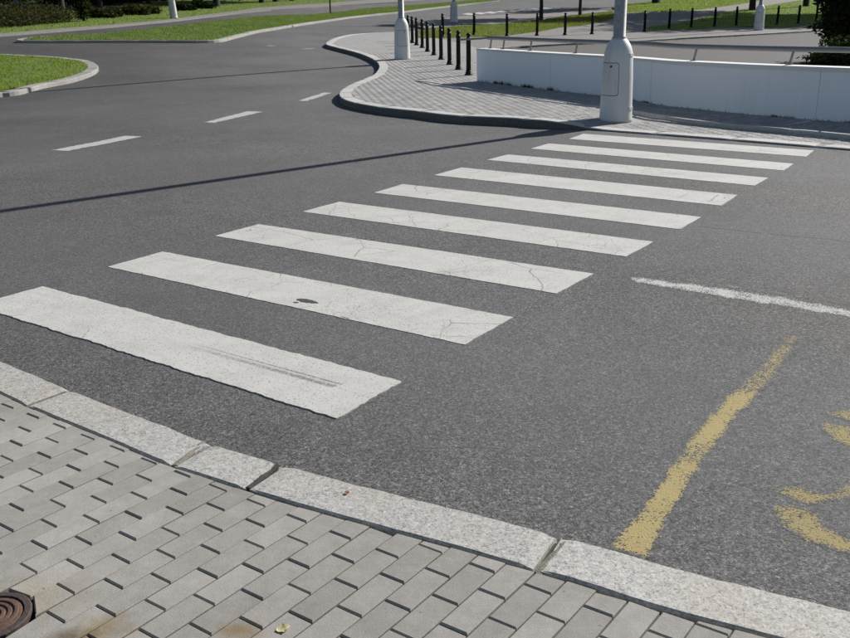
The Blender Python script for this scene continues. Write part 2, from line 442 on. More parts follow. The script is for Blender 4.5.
def asphalt_nodes(nt):
    """colour and relief of worn asphalt from the world position"""
    p = pos(nt)
    v = voro(nt, p, 185)
    v2 = voro(nt, p, 95)
    cell = sepx(nt, v.outputs['Color'])[0]
    cell2 = sepx(nt, v2.outputs['Color'])[1]
    speck = math_n(nt, 'ADD', math_n(nt, 'MULTIPLY', cell, .62), math_n(nt, 'MULTIPLY', cell2, .38))
    c = ramp(nt, speck, [(0.0, (.016, .016, .016)), (.28, (.054, .053, .052)), (.55, (.104, .101, .099)), (.8, (.162, .157, .152)), (1, (.31, .30, .29))])
    big = noise(nt, p, .35, 4, .6)
    mid = noise(nt, p, 3.2, 4, .65)
    tone = math_n(nt, 'ADD', math_n(nt, 'MULTIPLY', big, .75), math_n(nt, 'MULTIPLY', mid, .35))
    c = mixc(nt, 1.0, c, ramp(nt, tone, [(.36, g3(.74)), (.55, g3(1.0)), (.74, g3(1.24))]), 'MULTIPLY')
    # long polished bands left by tyres along both carriageways
    sx = sepx(nt, p)
    along = math_n(nt, 'ADD', math_n(nt, 'MULTIPLY', sx[0], .584), math_n(nt, 'MULTIPLY', sx[1], .811))
    along = math_n(nt, 'ADD', along, math_n(nt, 'MULTIPLY', noise(nt, p, .12, 2), 1.6))
    w = math_n(nt, 'SINE', math_n(nt, 'MULTIPLY', along, 1.9))
    c = mixc(nt, math_n(nt, 'MULTIPLY', math_n(nt, 'ADD', w, 1), .17), c, (.115, .115, .119))
    old = math_n(nt, 'ADD', sx[0], math_n(nt, 'MULTIPLY', sx[1], .12))
    old = math_n(nt, 'ADD', old, math_n(nt, 'MULTIPLY', math_n(nt, 'SUBTRACT', noise(nt, p, .22, 4, .6), .5), 9))
    oldf = ramp(nt, math_n(nt, 'MULTIPLY', math_n(nt, 'ADD', old, 8), .1), [(.12, g3(.55)), (.45, g3(.82)), (.78, g3(1.03))])
    c = mixc(nt, 1.0, c, oldf, 'MULTIPLY')
    # oil drips, and the long joint between two paving passes
    vd = voro(nt, p, 1.7)
    drip = math_n(nt, 'MULTIPLY', math_n(nt, 'LESS_THAN', math_n(nt, 'ADD', vd.outputs['Distance'], math_n(nt, 'MULTIPLY', mid, .12)), .125), math_n(nt, 'GREATER_THAN', sepx(nt, vd.outputs['Color'])[2], .72))
    c = mixc(nt, math_n(nt, 'MULTIPLY', drip, .4), c, (.03, .03, .03))
    (jx, jy), (kx, ky) = D['seam']
    jl = math.hypot(kx - jx, ky - jy); nx_, ny_ = -(ky - jy) / jl, (kx - jx) / jl
    dj = math_n(nt, 'ADD', math_n(nt, 'MULTIPLY', sx[0], nx_), math_n(nt, 'MULTIPLY', sx[1], ny_))
    dj = math_n(nt, 'SUBTRACT', dj, jx * nx_ + jy * ny_)
    dj = math_n(nt, 'ADD', dj, math_n(nt, 'MULTIPLY', math_n(nt, 'SUBTRACT', noise(nt, p, 1.1, 3), .5), .14))
    seam = math_n(nt, 'MULTIPLY', math_n(nt, 'LESS_THAN', math_n(nt, 'ABSOLUTE', dj), .012), math_n(nt, 'GREATER_THAN', sx[0], jx))
    seam = math_n(nt, 'MULTIPLY', seam, math_n(nt, 'GREATER_THAN', mid, .46))
    c = mixc(nt, math_n(nt, 'MULTIPLY', seam, .6), c, (.03, .03, .03))
    # thin hairline cracks here and there
    pd = mixc(nt, .12, p, sock_color(nt, p, 1.3))
    e = voro(nt, pd, .32, 'DISTANCE_TO_EDGE')
    cr = math_n(nt, 'LESS_THAN', e.outputs['Distance'], .0022)
    cr = math_n(nt, 'MULTIPLY', cr, math_n(nt, 'GREATER_THAN', noise(nt, p, .22, 1), .60))
    c = mixc(nt, math_n(nt, 'MULTIPLY', cr, .55), c, (.03, .03, .03))
    h = math_n(nt, 'SUBTRACT', math_n(nt, 'MULTIPLY', cell, .5), math_n(nt, 'MULTIPLY', v.outputs['Distance'], 1.0))
    return p, c, h


def sock_color(nt, p, scale):
    n = nt.nodes.new('ShaderNodeTexNoise'); n.inputs['Scale'].default_value = scale; n.inputs['Detail'].default_value = 3
    L(nt, p, n.inputs['Vector']); return n.outputs['Color']


def mat_asphalt():
    m, nt, b = new_mat('asphalt')
    p, c, h = asphalt_nodes(nt)
    L(nt, c, b.inputs['Base Color'])
    b.inputs['Roughness'].default_value = .86
    b.inputs['Specular IOR Level'].default_value = .3
    bump(nt, h, .4, .004, b)
    return m


def mat_worn_paint(name, col, keep, scale, rough_mask=.5, soft=.5):
    """paint that survives in patches on the stones of the asphalt"""
    m, nt, b = new_mat(name)
    p, c, h = asphalt_nodes(nt)
    k = noise(nt, p, scale, 5, .7)
    v = voro(nt, p, 185)
    cell = sepx(nt, v.outputs['Color'])[0]
    f = math_n(nt, 'ADD', math_n(nt, 'MULTIPLY', k, 1.5), math_n(nt, 'MULTIPLY', cell, rough_mask))
    at = nt.nodes.new('ShaderNodeAttribute'); at.attribute_name = 'rim'
    f = math_n(nt, 'SUBTRACT', f, math_n(nt, 'MULTIPLY', math_n(nt, 'SUBTRACT', 1, at.outputs['Fac']), soft))
    f = math_n(nt, 'MULTIPLY', f, .4)
    f = ramp(nt, f, [(keep * .4, g3(0)), (keep * .4 + .06, g3(1))])
    dirt = noise(nt, p, 9, 4)
    pc = mixc(nt, math_n(nt, 'MULTIPLY', dirt, .45), col, tuple(q * .45 for q in col))
    L(nt, mixc(nt, f, c, pc), b.inputs['Base Color'])
    b.inputs['Roughness'].default_value = .86
    b.inputs['Specular IOR Level'].default_value = .3
    bump(nt, h, .4, .004, b)
    return m


def mat_stripe(name, scuff=None, holes=(), craze=0):
    """thick white marking paint, crazed and soiled; object space: x along the stripe, y across"""
    m, nt, b = new_mat(name)
    tc = nt.nodes.new('ShaderNodeTexCoord'); o = tc.outputs['Object']
    p = pos(nt)
    base = mixc(nt, noise(nt, p, 2.2, 5, .65), (.42, .408, .38), (.59, .577, .54))
    base = mixc(nt, math_n(nt, 'MULTIPLY', noise(nt, p, 60, 3), .25), base, (.42, .41, .39))
    v = voro(nt, p, 150)
    wear = ramp(nt, noise(nt, p, 1.4, 5, .7), [(.40, g3(.03)), (.60, g3(.10)), (.78, g3(.5))])
    pit = math_n(nt, 'LESS_THAN', sepx(nt, v.outputs['Color'])[0], wear)
    base = mixc(nt, math_n(nt, 'MULTIPLY', pit, .55), base, (.15, .148, .145))
    base = mixc(nt, ramp(nt, noise(nt, p, 4.5, 5, .7), [(.45, g3(0)), (.8, g3(.55))]), base, (.34, .33, .31))
    wp = mixc(nt, .10, p, sock_color(nt, p, 3.5))
    dark = None
    for sc, wd, th, ns in ((1.55, .0042, .50, .55), (3.3, .0058, .53, .9), (7.5, .010, .60, 1.4)):
        e = voro(nt, wp, sc, 'DISTANCE_TO_EDGE')
        wn = math_n(nt, 'MULTIPLY', noise(nt, p, 6, 2), wd * 2)
        q = math_n(nt, 'LESS_THAN', e.outputs['Distance'], wn)
        q = math_n(nt, 'MULTIPLY', q, math_n(nt, 'GREATER_THAN', noise(nt, p, ns, 2), th + craze))
        dark = q if dark is None else math_n(nt, 'MAXIMUM', dark, q)
    base = mixc(nt, math_n(nt, 'MULTIPLY', dark, .52), base, (.10, .095, .09))
    # grey rub marks running with the wheels
    mp = nt.nodes.new('ShaderNodeMapping'); mp.inputs['Scale'].default_value = (.9, 14, 1); L(nt, o, mp.inputs[0])
    rub = ramp(nt, noise(nt, mp.outputs[0], 1.6, 4, .6), [(.54, g3(0)), (.75, g3(.38))])
    base = mixc(nt, rub, base, (.33, .33, .335))
    s = sepx(nt, o)
    if scuff:
        (x0, y0), (x1, y1) = scuff
        sl = (y1 - y0) / (x1 - x0)
        lin = math_n(nt, 'SUBTRACT', s[1], math_n(nt, 'ADD', math_n(nt, 'MULTIPLY', math_n(nt, 'SUBTRACT', s[0], x0), sl), y0))
        for off, wd in ((.0, .020), (.036, .009)):
            d = math_n(nt, 'ABSOLUTE', math_n(nt, 'SUBTRACT', lin, off))
            a = math_n(nt, 'SUBTRACT', 1, math_n(nt, 'DIVIDE', d, wd), clamp=True)
            t = math_n(nt, 'DIVIDE', math_n(nt, 'SUBTRACT', s[0], x0), x1 - x0, clamp=True)
            w = math_n(nt, 'MULTIPLY', math_n(nt, 'POWER', t, .55), math_n(nt, 'LESS_THAN', math_n(nt, 'ADD', s[0], math_n(nt, 'MULTIPLY', s[1], -.4)), x1))
            base = mixc(nt, math_n(nt, 'MULTIPLY', math_n(nt, 'MULTIPLY', math_n(nt, 'MULTIPLY', math_n(nt, 'POWER', a, .45), ramp(nt, noise(nt, p, 75, 4, .75), [(.36, g3(.15)), (.55, g3(1))])), w), 1.0), base, (.11, .11, .115))
    for hx, hy, rx, ry in holes:
        dx = math_n(nt, 'DIVIDE', math_n(nt, 'SUBTRACT', s[0], hx), rx)
        dy = math_n(nt, 'DIVIDE', math_n(nt, 'SUBTRACT', s[1], hy), ry)
        d = math_n(nt, 'ADD', math_n(nt, 'MULTIPLY', dx, dx), math_n(nt, 'MULTIPLY', dy, dy))
        d = math_n(nt, 'ADD', d, math_n(nt, 'MULTIPLY', noise(nt, p, 30, 3), 1.5))
        d = math_n(nt, 'SUBTRACT', d, .3)
        base = mixc(nt, math_n(nt, 'LESS_THAN', d, 1.3), base, (.055, .055, .055))
    L(nt, base, b.inputs['Base Color'])
    b.inputs['Roughness'].default_value = .7
    b.inputs['Specular IOR Level'].default_value = .35
    h = math_n(nt, 'SUBTRACT', noise(nt, p, 90, 4), math_n(nt, 'MULTIPLY', dark, 1.2))
    bump(nt, h, .35, .004, b)
    return m


def mat_granite(name, lo, mid_, hi, tint=(.46, .40, .31)):
    m, nt, b = new_mat(name)
    p = pos(nt)
    v = voro(nt, p, 190); v2 = voro(nt, p, 75)
    s = math_n(nt, 'ADD', math_n(nt, 'MULTIPLY', sepx(nt, v.outputs['Color'])[0], .65), math_n(nt, 'MULTIPLY', sepx(nt, v2.outputs['Color'])[0], .35))
    c = ramp(nt, s, [(.08, g3(lo)), (.3, (mid_, mid_ * .97, mid_ * .91)), (.7, (hi, hi * .97, hi * .90)), (1, (hi * 1.25, hi * 1.22, hi * 1.14))])
    st = ramp(nt, noise(nt, p, 1.7, 5, .65), [(.47, g3(0)), (.75, g3(.75))])
    c = mixc(nt, st, c, mixc(nt, .5, c, tint))
    oi = nt.nodes.new('ShaderNodeObjectInfo')
    c = mixc(nt, 1.0, c, ramp(nt, oi.outputs['Random'], [(0, g3(.88)), (1, g3(1.06))]), 'MULTIPLY')
    L(nt, c, b.inputs['Base Color']); b.inputs['Roughness'].default_value = .82
    bump(nt, math_n(nt, 'ADD', s, math_n(nt, 'MULTIPLY', noise(nt, p, 25, 4), 1.3)), .5, .005, b)
    return m


def mat_paver(name, a, bcol, stains=()):
    m, nt, b = new_mat(name)
    p = pos(nt)
    ge = nt.nodes.new('ShaderNodeNewGeometry'); oi = nt.nodes.new('ShaderNodeObjectInfo')
    r = math_n(nt, 'FRACT', math_n(nt, 'ADD', oi.outputs['Random'], ge.outputs['Random Per Island']))
    c = mixc(nt, r, a, bcol)
    c = mixc(nt, 1.0, c, ramp(nt, noise(nt, p, 260, 2, .7), [(.3, g3(.84)), (.7, g3(1.14))]), 'MULTIPLY')
    c = mixc(nt, 1.0, c, ramp(nt, noise(nt, p, 14, 5, .7), [(.3, g3(.86)), (.7, g3(1.1))]), 'MULTIPLY')
    c = mixc(nt, 1.0, c, ramp(nt, noise(nt, p, 1.1, 3, .6), [(.3, g3(.88)), (.7, g3(1.08))]), 'MULTIPLY')
    v = voro(nt, p, 26)
    spot = math_n(nt, 'MULTIPLY', math_n(nt, 'LESS_THAN', v.outputs['Distance'], .09), math_n(nt, 'GREATER_THAN', sepx(nt, v.outputs['Color'])[1], .9))
    c = mixc(nt, math_n(nt, 'MULTIPLY', spot, .6), c, (.07, .065, .06))
    s = sepx(nt, p)
    for (sx, sy), rx, col, k in stains:
        dx = math_n(nt, 'DIVIDE', math_n(nt, 'SUBTRACT', s[0], sx), rx)
        dy = math_n(nt, 'DIVIDE', math_n(nt, 'SUBTRACT', s[1], sy), rx * .7)
        d = math_n(nt, 'SQRT', math_n(nt, 'ADD', math_n(nt, 'MULTIPLY', dx, dx), math_n(nt, 'MULTIPLY', dy, dy)))
        d = math_n(nt, 'ADD', d, math_n(nt, 'MULTIPLY', math_n(nt, 'SUBTRACT', noise(nt, p, 16, 4), .5), 1.6))
        f = ramp(nt, d, [(.15, g3(k)), (1.0, g3(0))])
        c = mixc(nt, f, c, mixc(nt, 1.0, c, col, 'MULTIPLY'))
    L(nt, c, b.inputs['Base Color']); b.inputs['Roughness'].default_value = .85
    b.inputs['Specular IOR Level'].default_value = .3
    bump(nt, math_n(nt, 'ADD', noise(nt, p, 220, 3, .7), math_n(nt, 'MULTIPLY', noise(nt, p, 18, 3), 1.5)), .28, .004, b)
    return m


def mat_simple(name, a, bcol, scale=6, rough=.8, metal=0, bs=.2, bd=.004, spec=.4, fine=0):
    m, nt, b = new_mat(name)
    p = pos(nt)
    c = mixc(nt, noise(nt, p, scale, 5, .65), a, bcol)
    if fine:
        c = mixc(nt, 1.0, c, ramp(nt, noise(nt, p, fine, 3, .7), [(.3, g3(.75)), (.7, g3(1.2))]), 'MULTIPLY')
    L(nt, c, b.inputs['Base Color'])
    b.inputs['Roughness'].default_value = rough; b.inputs['Metallic'].default_value = metal
    b.inputs['Specular IOR Level'].default_value = spec
    if bs: bump(nt, noise(nt, p, scale * 6, 4), bs, bd, b)
    return m


def mat_leaf(name, cols, trans=.25, rough=.85):
    m, nt, b = new_mat(name)
    ge = nt.nodes.new('ShaderNodeNewGeometry')
    p = ge.outputs['Position']
    n = len(cols)
    f = math_n(nt, 'ADD', math_n(nt, 'MULTIPLY', ge.outputs['Random Per Island'], .55), math_n(nt, 'MULTIPLY', noise(nt, p, .9, 3), .5))
    c = ramp(nt, f, [(.1 + .85 * i / (n - 1), k) for i, k in enumerate(cols)])
    L(nt, c, b.inputs['Base Color']); b.inputs['Roughness'].default_value = rough
    b.inputs['Specular IOR Level'].default_value = .1
    tr = nt.nodes.new('ShaderNodeBsdfTranslucent'); L(nt, mixc(nt, 1.0, c, (1.3, 1.5, .6), 'MULTIPLY'), tr.inputs[0])
    mx = nt.nodes.new('ShaderNodeMixShader'); mx.inputs[0].default_value = trans
    L(nt, b.outputs[0], mx.inputs[1]); L(nt, tr.outputs[0], mx.inputs[2])
    L(nt, mx.outputs[0], nt.nodes['Material Output'].inputs[0])
    return m


def mat_painted(name, a, bcol, dirt, amount, rough=.6, chips=.05):
    """weathered paint: rain streaks, faint blotches and a few chips"""
    m, nt, b = new_mat(name)
    p = pos(nt)
    c = mixc(nt, noise(nt, p, 1.3, 4, .6), a, bcol)
    mp = nt.nodes.new('ShaderNodeMapping'); mp.inputs['Scale'].default_value = (11, 11, .9); L(nt, p, mp.inputs[0])
    st = math_n(nt, 'MULTIPLY', ramp(nt, noise(nt, mp.outputs[0], 1.0, 5, .65), [(.48, g3(0)), (.74, g3(1))]), ramp(nt, noise(nt, p, .8, 2), [(.4, g3(.15)), (.65, g3(1))]))
    c = mixc(nt, math_n(nt, 'MULTIPLY', st, amount), c, dirt)
    v = voro(nt, p, 9)
    ch = math_n(nt, 'LESS_THAN', math_n(nt, 'ADD', v.outputs['Distance'], math_n(nt, 'MULTIPLY', noise(nt, p, 60, 3), .16)), .16)
    ch = math_n(nt, 'MULTIPLY', ch, math_n(nt, 'LESS_THAN', sepx(nt, v.outputs['Color'])[0], chips))
    c = mixc(nt, math_n(nt, 'MULTIPLY', ch, .7), c, (.16, .15, .14))
    L(nt, c, b.inputs['Base Color']); b.inputs['Roughness'].default_value = rough; b.inputs['Specular IOR Level'].default_value = .35
    bump(nt, math_n(nt, 'SUBTRACT', noise(nt, p, 35, 4), ch), .12, .004, b)
    return m


M = {}
M['asphalt'] = mat_asphalt()
M['parking'] = mat_simple('parking asphalt', (.07, .068, .064), (.105, .102, .097), 1.2, .9, bs=.3, fine=40)
M['ground'] = mat_simple('dry ground', (.05, .06, .025), (.10, .10, .05), .5, .95)
M['granite'] = mat_granite('granite kerb', .19, .35, .455, (.38, .30, .20))
M['kerb_far'] = mat_granite('concrete kerb', .30, .42, .52, (.40, .37, .31))
M['kerb_left'] = mat_granite('weathered kerb', .19, .27, .34, (.28, .25, .18))
M['kerb_painted_shade'] = mat_granite('painted-shade kerb face', .06, .10, .15, (.09, .08, .07))  # shade painted into the colour of the far kerb's road-side faces
M['bed'] = mat_simple('joint sand', (.034, .031, .026), (.08, .072, .06), 40, .95, bs=.5, fine=180)
M['bed_far'] = mat_simple('far paving', (.235, .23, .222), (.32, .313, .30), 1.2, .9, fine=9)
M['paver'] = mat_paver('concrete paver', (.268, .256, .232), (.335, .320, .292), [
    (D['stains'][0], .12, (.75, .6, .35), .8), (D['stains'][1], .09, (.8, .58, .28), .8), (D['stains'][2], .08, (.4, .34, .25), .85), (D['stains'][3], .22, (.9, .83, .66), .7)])
M['paver_far'] = mat_paver('pale concrete paver', (.25, .245, .236), (.345, .338, .325))
M['sidewalk'] = mat_simple('pale footway', (.155, .146, .136), (.22, .206, .19), 1.6, .9, fine=12)
M['stripe'] = mat_stripe('crossing paint')
M['dash'] = mat_worn_paint('lane paint', (.46, .455, .44), .48, 2.5, .35)
M['dash_faint'] = mat_worn_paint('faint lane paint', (.25, .248, .24), .6, 2.5, .4)
M['white_worn'] = mat_worn_paint('worn white paint', (.52, .515, .50), .84, 7.0, .6)
M['white_ghost'] = mat_worn_paint('ghost white paint', (.36, .36, .355), 1.12, 6.0, .7)
M['yellow'] = mat_worn_paint('worn yellow paint', (.405, .325, .145), .72, 4.5, .8, 1.05)
M['yellow_faint'] = mat_worn_paint('faint yellow paint', (.33, .28, .13), 1.00, 6.0, .9)
M['yellow_thin'] = mat_worn_paint('thin yellow paint', (.34, .275, .12), .86, 5.0, .75)
M['wall'] = mat_painted('white wall paint', (.80, .825, .855), (.86, .88, .90), (.55, .55, .54), .16, .75, .05)
M['wall_top'] = mat_simple('wall top', (.62, .61, .58), (.76, .75, .72), 3, .8)
M['rail'] = mat_simple('grey rail paint', (.15, .155, .16), (.20, .205, .21), 5, .5, spec=.5)
M['lamp'] = mat_painted('lamp base paint', (.58, .585, .59), (.66, .665, .665), (.30, .28, .25), .55, .5, .10)
M['door'] = mat_painted('lamp door paint', (.55, .555, .56), (.62, .625, .625), (.30, .28, .25), .5, .5, .12)
M['gap'] = mat_simple('dark gap', (.03, .03, .03), (.05, .05, .05), 5, .9)
M['pole'] = mat_simple('galvanised pole', (.30, .30, .295), (.42, .42, .41), 4, .5, metal=.25, fine=14)
M['iron'] = mat_simple('black iron', (.006, .006, .007), (.012, .012, .013), 8, .6, bs=.15, spec=.25)
M['rust'] = mat_simple('rusty iron', (.06, .035, .025), (.15, .085, .06), 22, .8, bs=.5, fine=120)
M['rust_dark'] = mat_simple('dark rusty iron', (.035, .028, .026), (.08, .055, .048), 22, .8, bs=.5, fine=120)
M['bark'] = mat_simple('bark', (.02, .017, .014), (.05, .042, .034), 9, .95, bs=.8, bd=.02)
M['grass'] = mat_leaf('grass blades', [(.07, .10, .02), (.15, .21, .045), (.23, .28, .075), (.34, .35, .15)], .38)
M['grass_pale'] = mat_leaf('pale rough grass', [(.06, .09, .025), (.13, .18, .055), (.20, .25, .10), (.36, .38, .25)], .3)
M['grass_dry'] = mat_leaf('mixed grass', [(.07, .09, .022), (.14, .17, .045), (.20, .21, .075), (.30, .25, .12)], .35)
M['leaf_dark'] = mat_leaf('dark leaves', [(.010, .016, .007), (.024, .036, .013), (.045, .06, .02)], .18)
M['leaf_mid'] = mat_leaf('mid leaves', [(.02, .03, .01), (.05, .07, .02), (.10, .11, .035)], .2)
M['leaf_autumn'] = mat_leaf('hedge leaves', [(.014, .014, .007), (.034, .033, .014), (.06, .062, .022), (.13, .12, .035)], .2)
M['leaf_yew'] = mat_leaf('yew needles', [(.008, .012, .005), (.020, .028, .011), (.042, .05, .02)], .15)
M['weed'] = mat_leaf('weeds', [(.03, .05, .015), (.08, .09, .03), (.13, .12, .06)], .25)
M['litter'] = mat_leaf('fallen leaves', [(.10, .05, .02), (.22, .13, .05), (.35, .25, .10)], .15)
M['yellow_leaf'] = mat_simple('yellow leaf', (.50, .42, .20), (.62, .55, .32), 40, .7)
M['brown_leaf'] = mat_simple('brown leaf', (.20, .09, .05), (.28, .14, .07), 40, .7)

# ------------------------------------------------------------------ ground and roads
gx = np.concatenate([np.arange(-300, -50, 25), np.arange(-50, 51, 2.5), np.arange(75, 301, 25)])
gy = np.concatenate([np.arange(-60, -5, 11), np.arange(-5, 121, 2.5), np.arange(145, 500, 25)])
V = [(x, y, T(x, y) - .12) for y in gy for x in gx]
nx = len(gx)
Fc = [[j * nx + i, j * nx + i + 1, (j + 1) * nx + i + 1, (j + 1) * nx + i] for j in range(len(gy) - 1) for i in range(nx - 1)]
tag(link('ground', mesh('ground', V, Fc, True), M['ground']), kind='structure')

gx = np.arange(-40, 45.01, 1.0); gy = np.arange(-6, 112.01, 1.0)
V = [(x, y, T(x, y)) for y in gy for x in gx]
nx = len(gx)
Fc = [[j * nx + i, j * nx + i + 1, (j + 1) * nx + i + 1, (j + 1) * nx + i] for j in range(len(gy) - 1) for i in range(nx - 1)]
road = tag(link('road', mesh('road', V, Fc, True), M['asphalt']), kind='structure')

A_DIR = Vector((math.cos(-.624157), math.sin(-.624157)))    # along the far kerb at the crossing
_K0 = Vector(D['far_kerb'][28] if len(D['far_kerb']) > 28 else D['far_kerb'][-1])
KERB_S0 = Vector(D['far_kerb'][-6]).dot(A_DIR)
KERB_S1 = Vector(D['far_kerb'][-3]).dot(A_DIR)


def drop(x, y):
    """0 on the raised footway, 1 where it is lowered for the crossing"""
    if y > 22: return 0.
    return smooth(KERB_S0, KERB_S1, x * A_DIR.x + y * A_DIR.y)


def h_far(x, y): return T(x, y) + .12 - .097 * drop(x, y)
def h_strip(x, y): return h_far(x, y) + .042 * drop(x, y)


def kerb_line(name, line, width, hfun, mat, side=1, length=1.0, gaps=None, seed=1, gap=.008, chips=.003, proud=.002, step=.14, back=.003, face=None):
    """a run of separate kerb stones; side=1 puts them to the left of the line"""
    rnd = random.Random(seed)
    root = empty(name, (line[0][0], line[0][1], 0), kind='structure')
    d = [0]
    for a, b in zip(line, line[1:]): d.append(d[-1] + (Vector(b) - Vector(a)).length)
    cuts = gaps if gaps else None
    if cuts is None:
        cuts = [0]
        while cuts[-1] < d[-1] - .3: cuts.append(cuts[-1] + length * rnd.uniform(.94, 1.06))
        cuts[-1] = d[-1]

    def at(t):
        t = max(0, min(d[-1], t)); j = 0
        lo, hi = 0, len(d) - 2
        while lo < hi:
            m_ = (lo + hi + 1) // 2
            if d[m_] <= t: lo = m_
            else: hi = m_ - 1
        j = lo
        a, b = Vector(line[j]), Vector(line[j + 1])
        w = (t - d[j]) / max(1e-9, d[j + 1] - d[j])
        tj = (b - a).normalized()
        # blend the tangent so that bends stay smooth
        a2, b2 = Vector(line[max(0, j - 1)]), Vector(line[min(len(line) - 1, j + 2)])
        tt = ((b - a2).normalized() * (1 - w) + (b2 - a).normalized() * w).normalized()
        return a.lerp(b, w), Vector((-tt.y, tt.x)) * side
    for s0, s1 in zip(cuts, cuts[1:]):
        n = max(2, int((s1 - s0) / step) + 1)
        dz = rnd.uniform(-chips, chips); tw = rnd.uniform(-chips, chips)
        rows = []
        for k in range(n + 1):
            t = s0 + gap / 2 + (s1 - s0 - gap) * k / n
            p, nn = at(t)
            z = hfun(p.x, p.y) + proud + dz + tw * (k / n - .5)
            j = rnd.uniform(-chips, chips)
            ch = .012 + (.006 if k in (0, n) else 0) + rnd.uniform(0, chips)
            e = .006 if k in (0, n) else 0
            o1 = p + nn * j; o2 = p + nn * (j + ch); i1 = p + nn * (width - back + rnd.uniform(-chips, 0)); i2 = p + nn * width
            rows.append([(o1.x, o1.y, z - .22), (o1.x, o1.y, z - ch), (o2.x, o2.y, z - e), (i1.x, i1.y, z - e), (i2.x, i2.y, z - back), (i2.x, i2.y, z - .22)])
        o0 = Vector(rows[0][2]); V = []
        for r in rows: V += [tuple(Vector(q) - o0) for q in r]
        Fq = []
        for k in range(n):
            for q in range(5):
                f = [k * 6 + q, (k + 1) * 6 + q, (k + 1) * 6 + q + 1, k * 6 + q + 1]
                Fq.append(f if side < 0 else f)
        Fq.append([0, 1, 2, 3, 4, 5]); Fq.append([n * 6 + q for q in (5, 4, 3, 2, 1, 0)])
        me = mesh('kerb_stone', V, Fq)
        bm = bmesh.new(); bm.from_mesh(me); bmesh.ops.recalc_face_normals(bm, faces=bm.faces); bm.to_mesh(me); bm.free()
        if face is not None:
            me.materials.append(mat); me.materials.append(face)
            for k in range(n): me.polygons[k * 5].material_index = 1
        link('kerb_stone', me, mat, root, tuple(o0 - Vector((line[0][0], line[0][1], 0))))
    return root


def clip_half(poly, a, b):
    """keep the part of a convex polygon to the left of a->b"""
    out = []
    n = len(poly)
    nx_, ny_ = -(b[1] - a[1]), b[0] - a[0]
    l = math.hypot(nx_, ny_); nx_ /= l; ny_ /= l
    dd = [(p[0] - a[0]) * nx_ + (p[1] - a[1]) * ny_ for p in poly]
    for i in range(n):
        p, q, dp, dq = poly[i], poly[(i + 1) % n], dd[i], dd[(i + 1) % n]
        if dp >= 0: out.append(p)
        if (dp > 0) != (dq > 0) and abs(dp - dq) > 1e-9:
            t = dp / (dp - dq); out.append((p[0] + (q[0] - p[0]) * t, p[1] + (q[1] - p[1]) * t))
    return out


def area(poly):
    return .5 * sum(poly[i][0] * poly[(i + 1) % len(poly)][1] - poly[(i + 1) % len(poly)][0] * poly[i][1] for i in range(len(poly)))


def inset(poly, d):
    n = len(poly); out = []
    for i in range(n):
        p0, p1, p2 = Vector(poly[i - 1]), Vector(poly[i]), Vector(poly[(i + 1) % n])
        e1, e2 = (p1 - p0).normalized(), (p2 - p1).normalized()
        n1, n2 = Vector((-e1.y, e1.x)), Vector((-e2.y, e2.x))
        k = n1 + n2; dn = max(.35, 1 + n1.dot(n2))
        out.append(tuple(p1 + k * (d / dn)))
    return out


def paver_geo(poly, z, cham=.004, deep=.03):
    a = inset(poly, cham); n = len(poly)
    V = [(x, y, z - deep) for x, y in poly] + [(x, y, z - cham) for x, y in poly] + [(x, y, z) for x, y in a]
    Fq = [[2 * n + i for i in range(n)]]
    for i in range(n):
        j = (i + 1) % n
        Fq.append([i, j, n + j, n + i]); Fq.append([n + i, n + j, 2 * n + j, 2 * n + i])
    return V, Fq


UV = Vector((.11541, .14774)); RV = Vector((.07681, -.05387)); OV = Vector((-.67521, 2.05488))
UD, RD = UV.normalized(), RV.normalized()
UL, RL = UV.length, RV.length


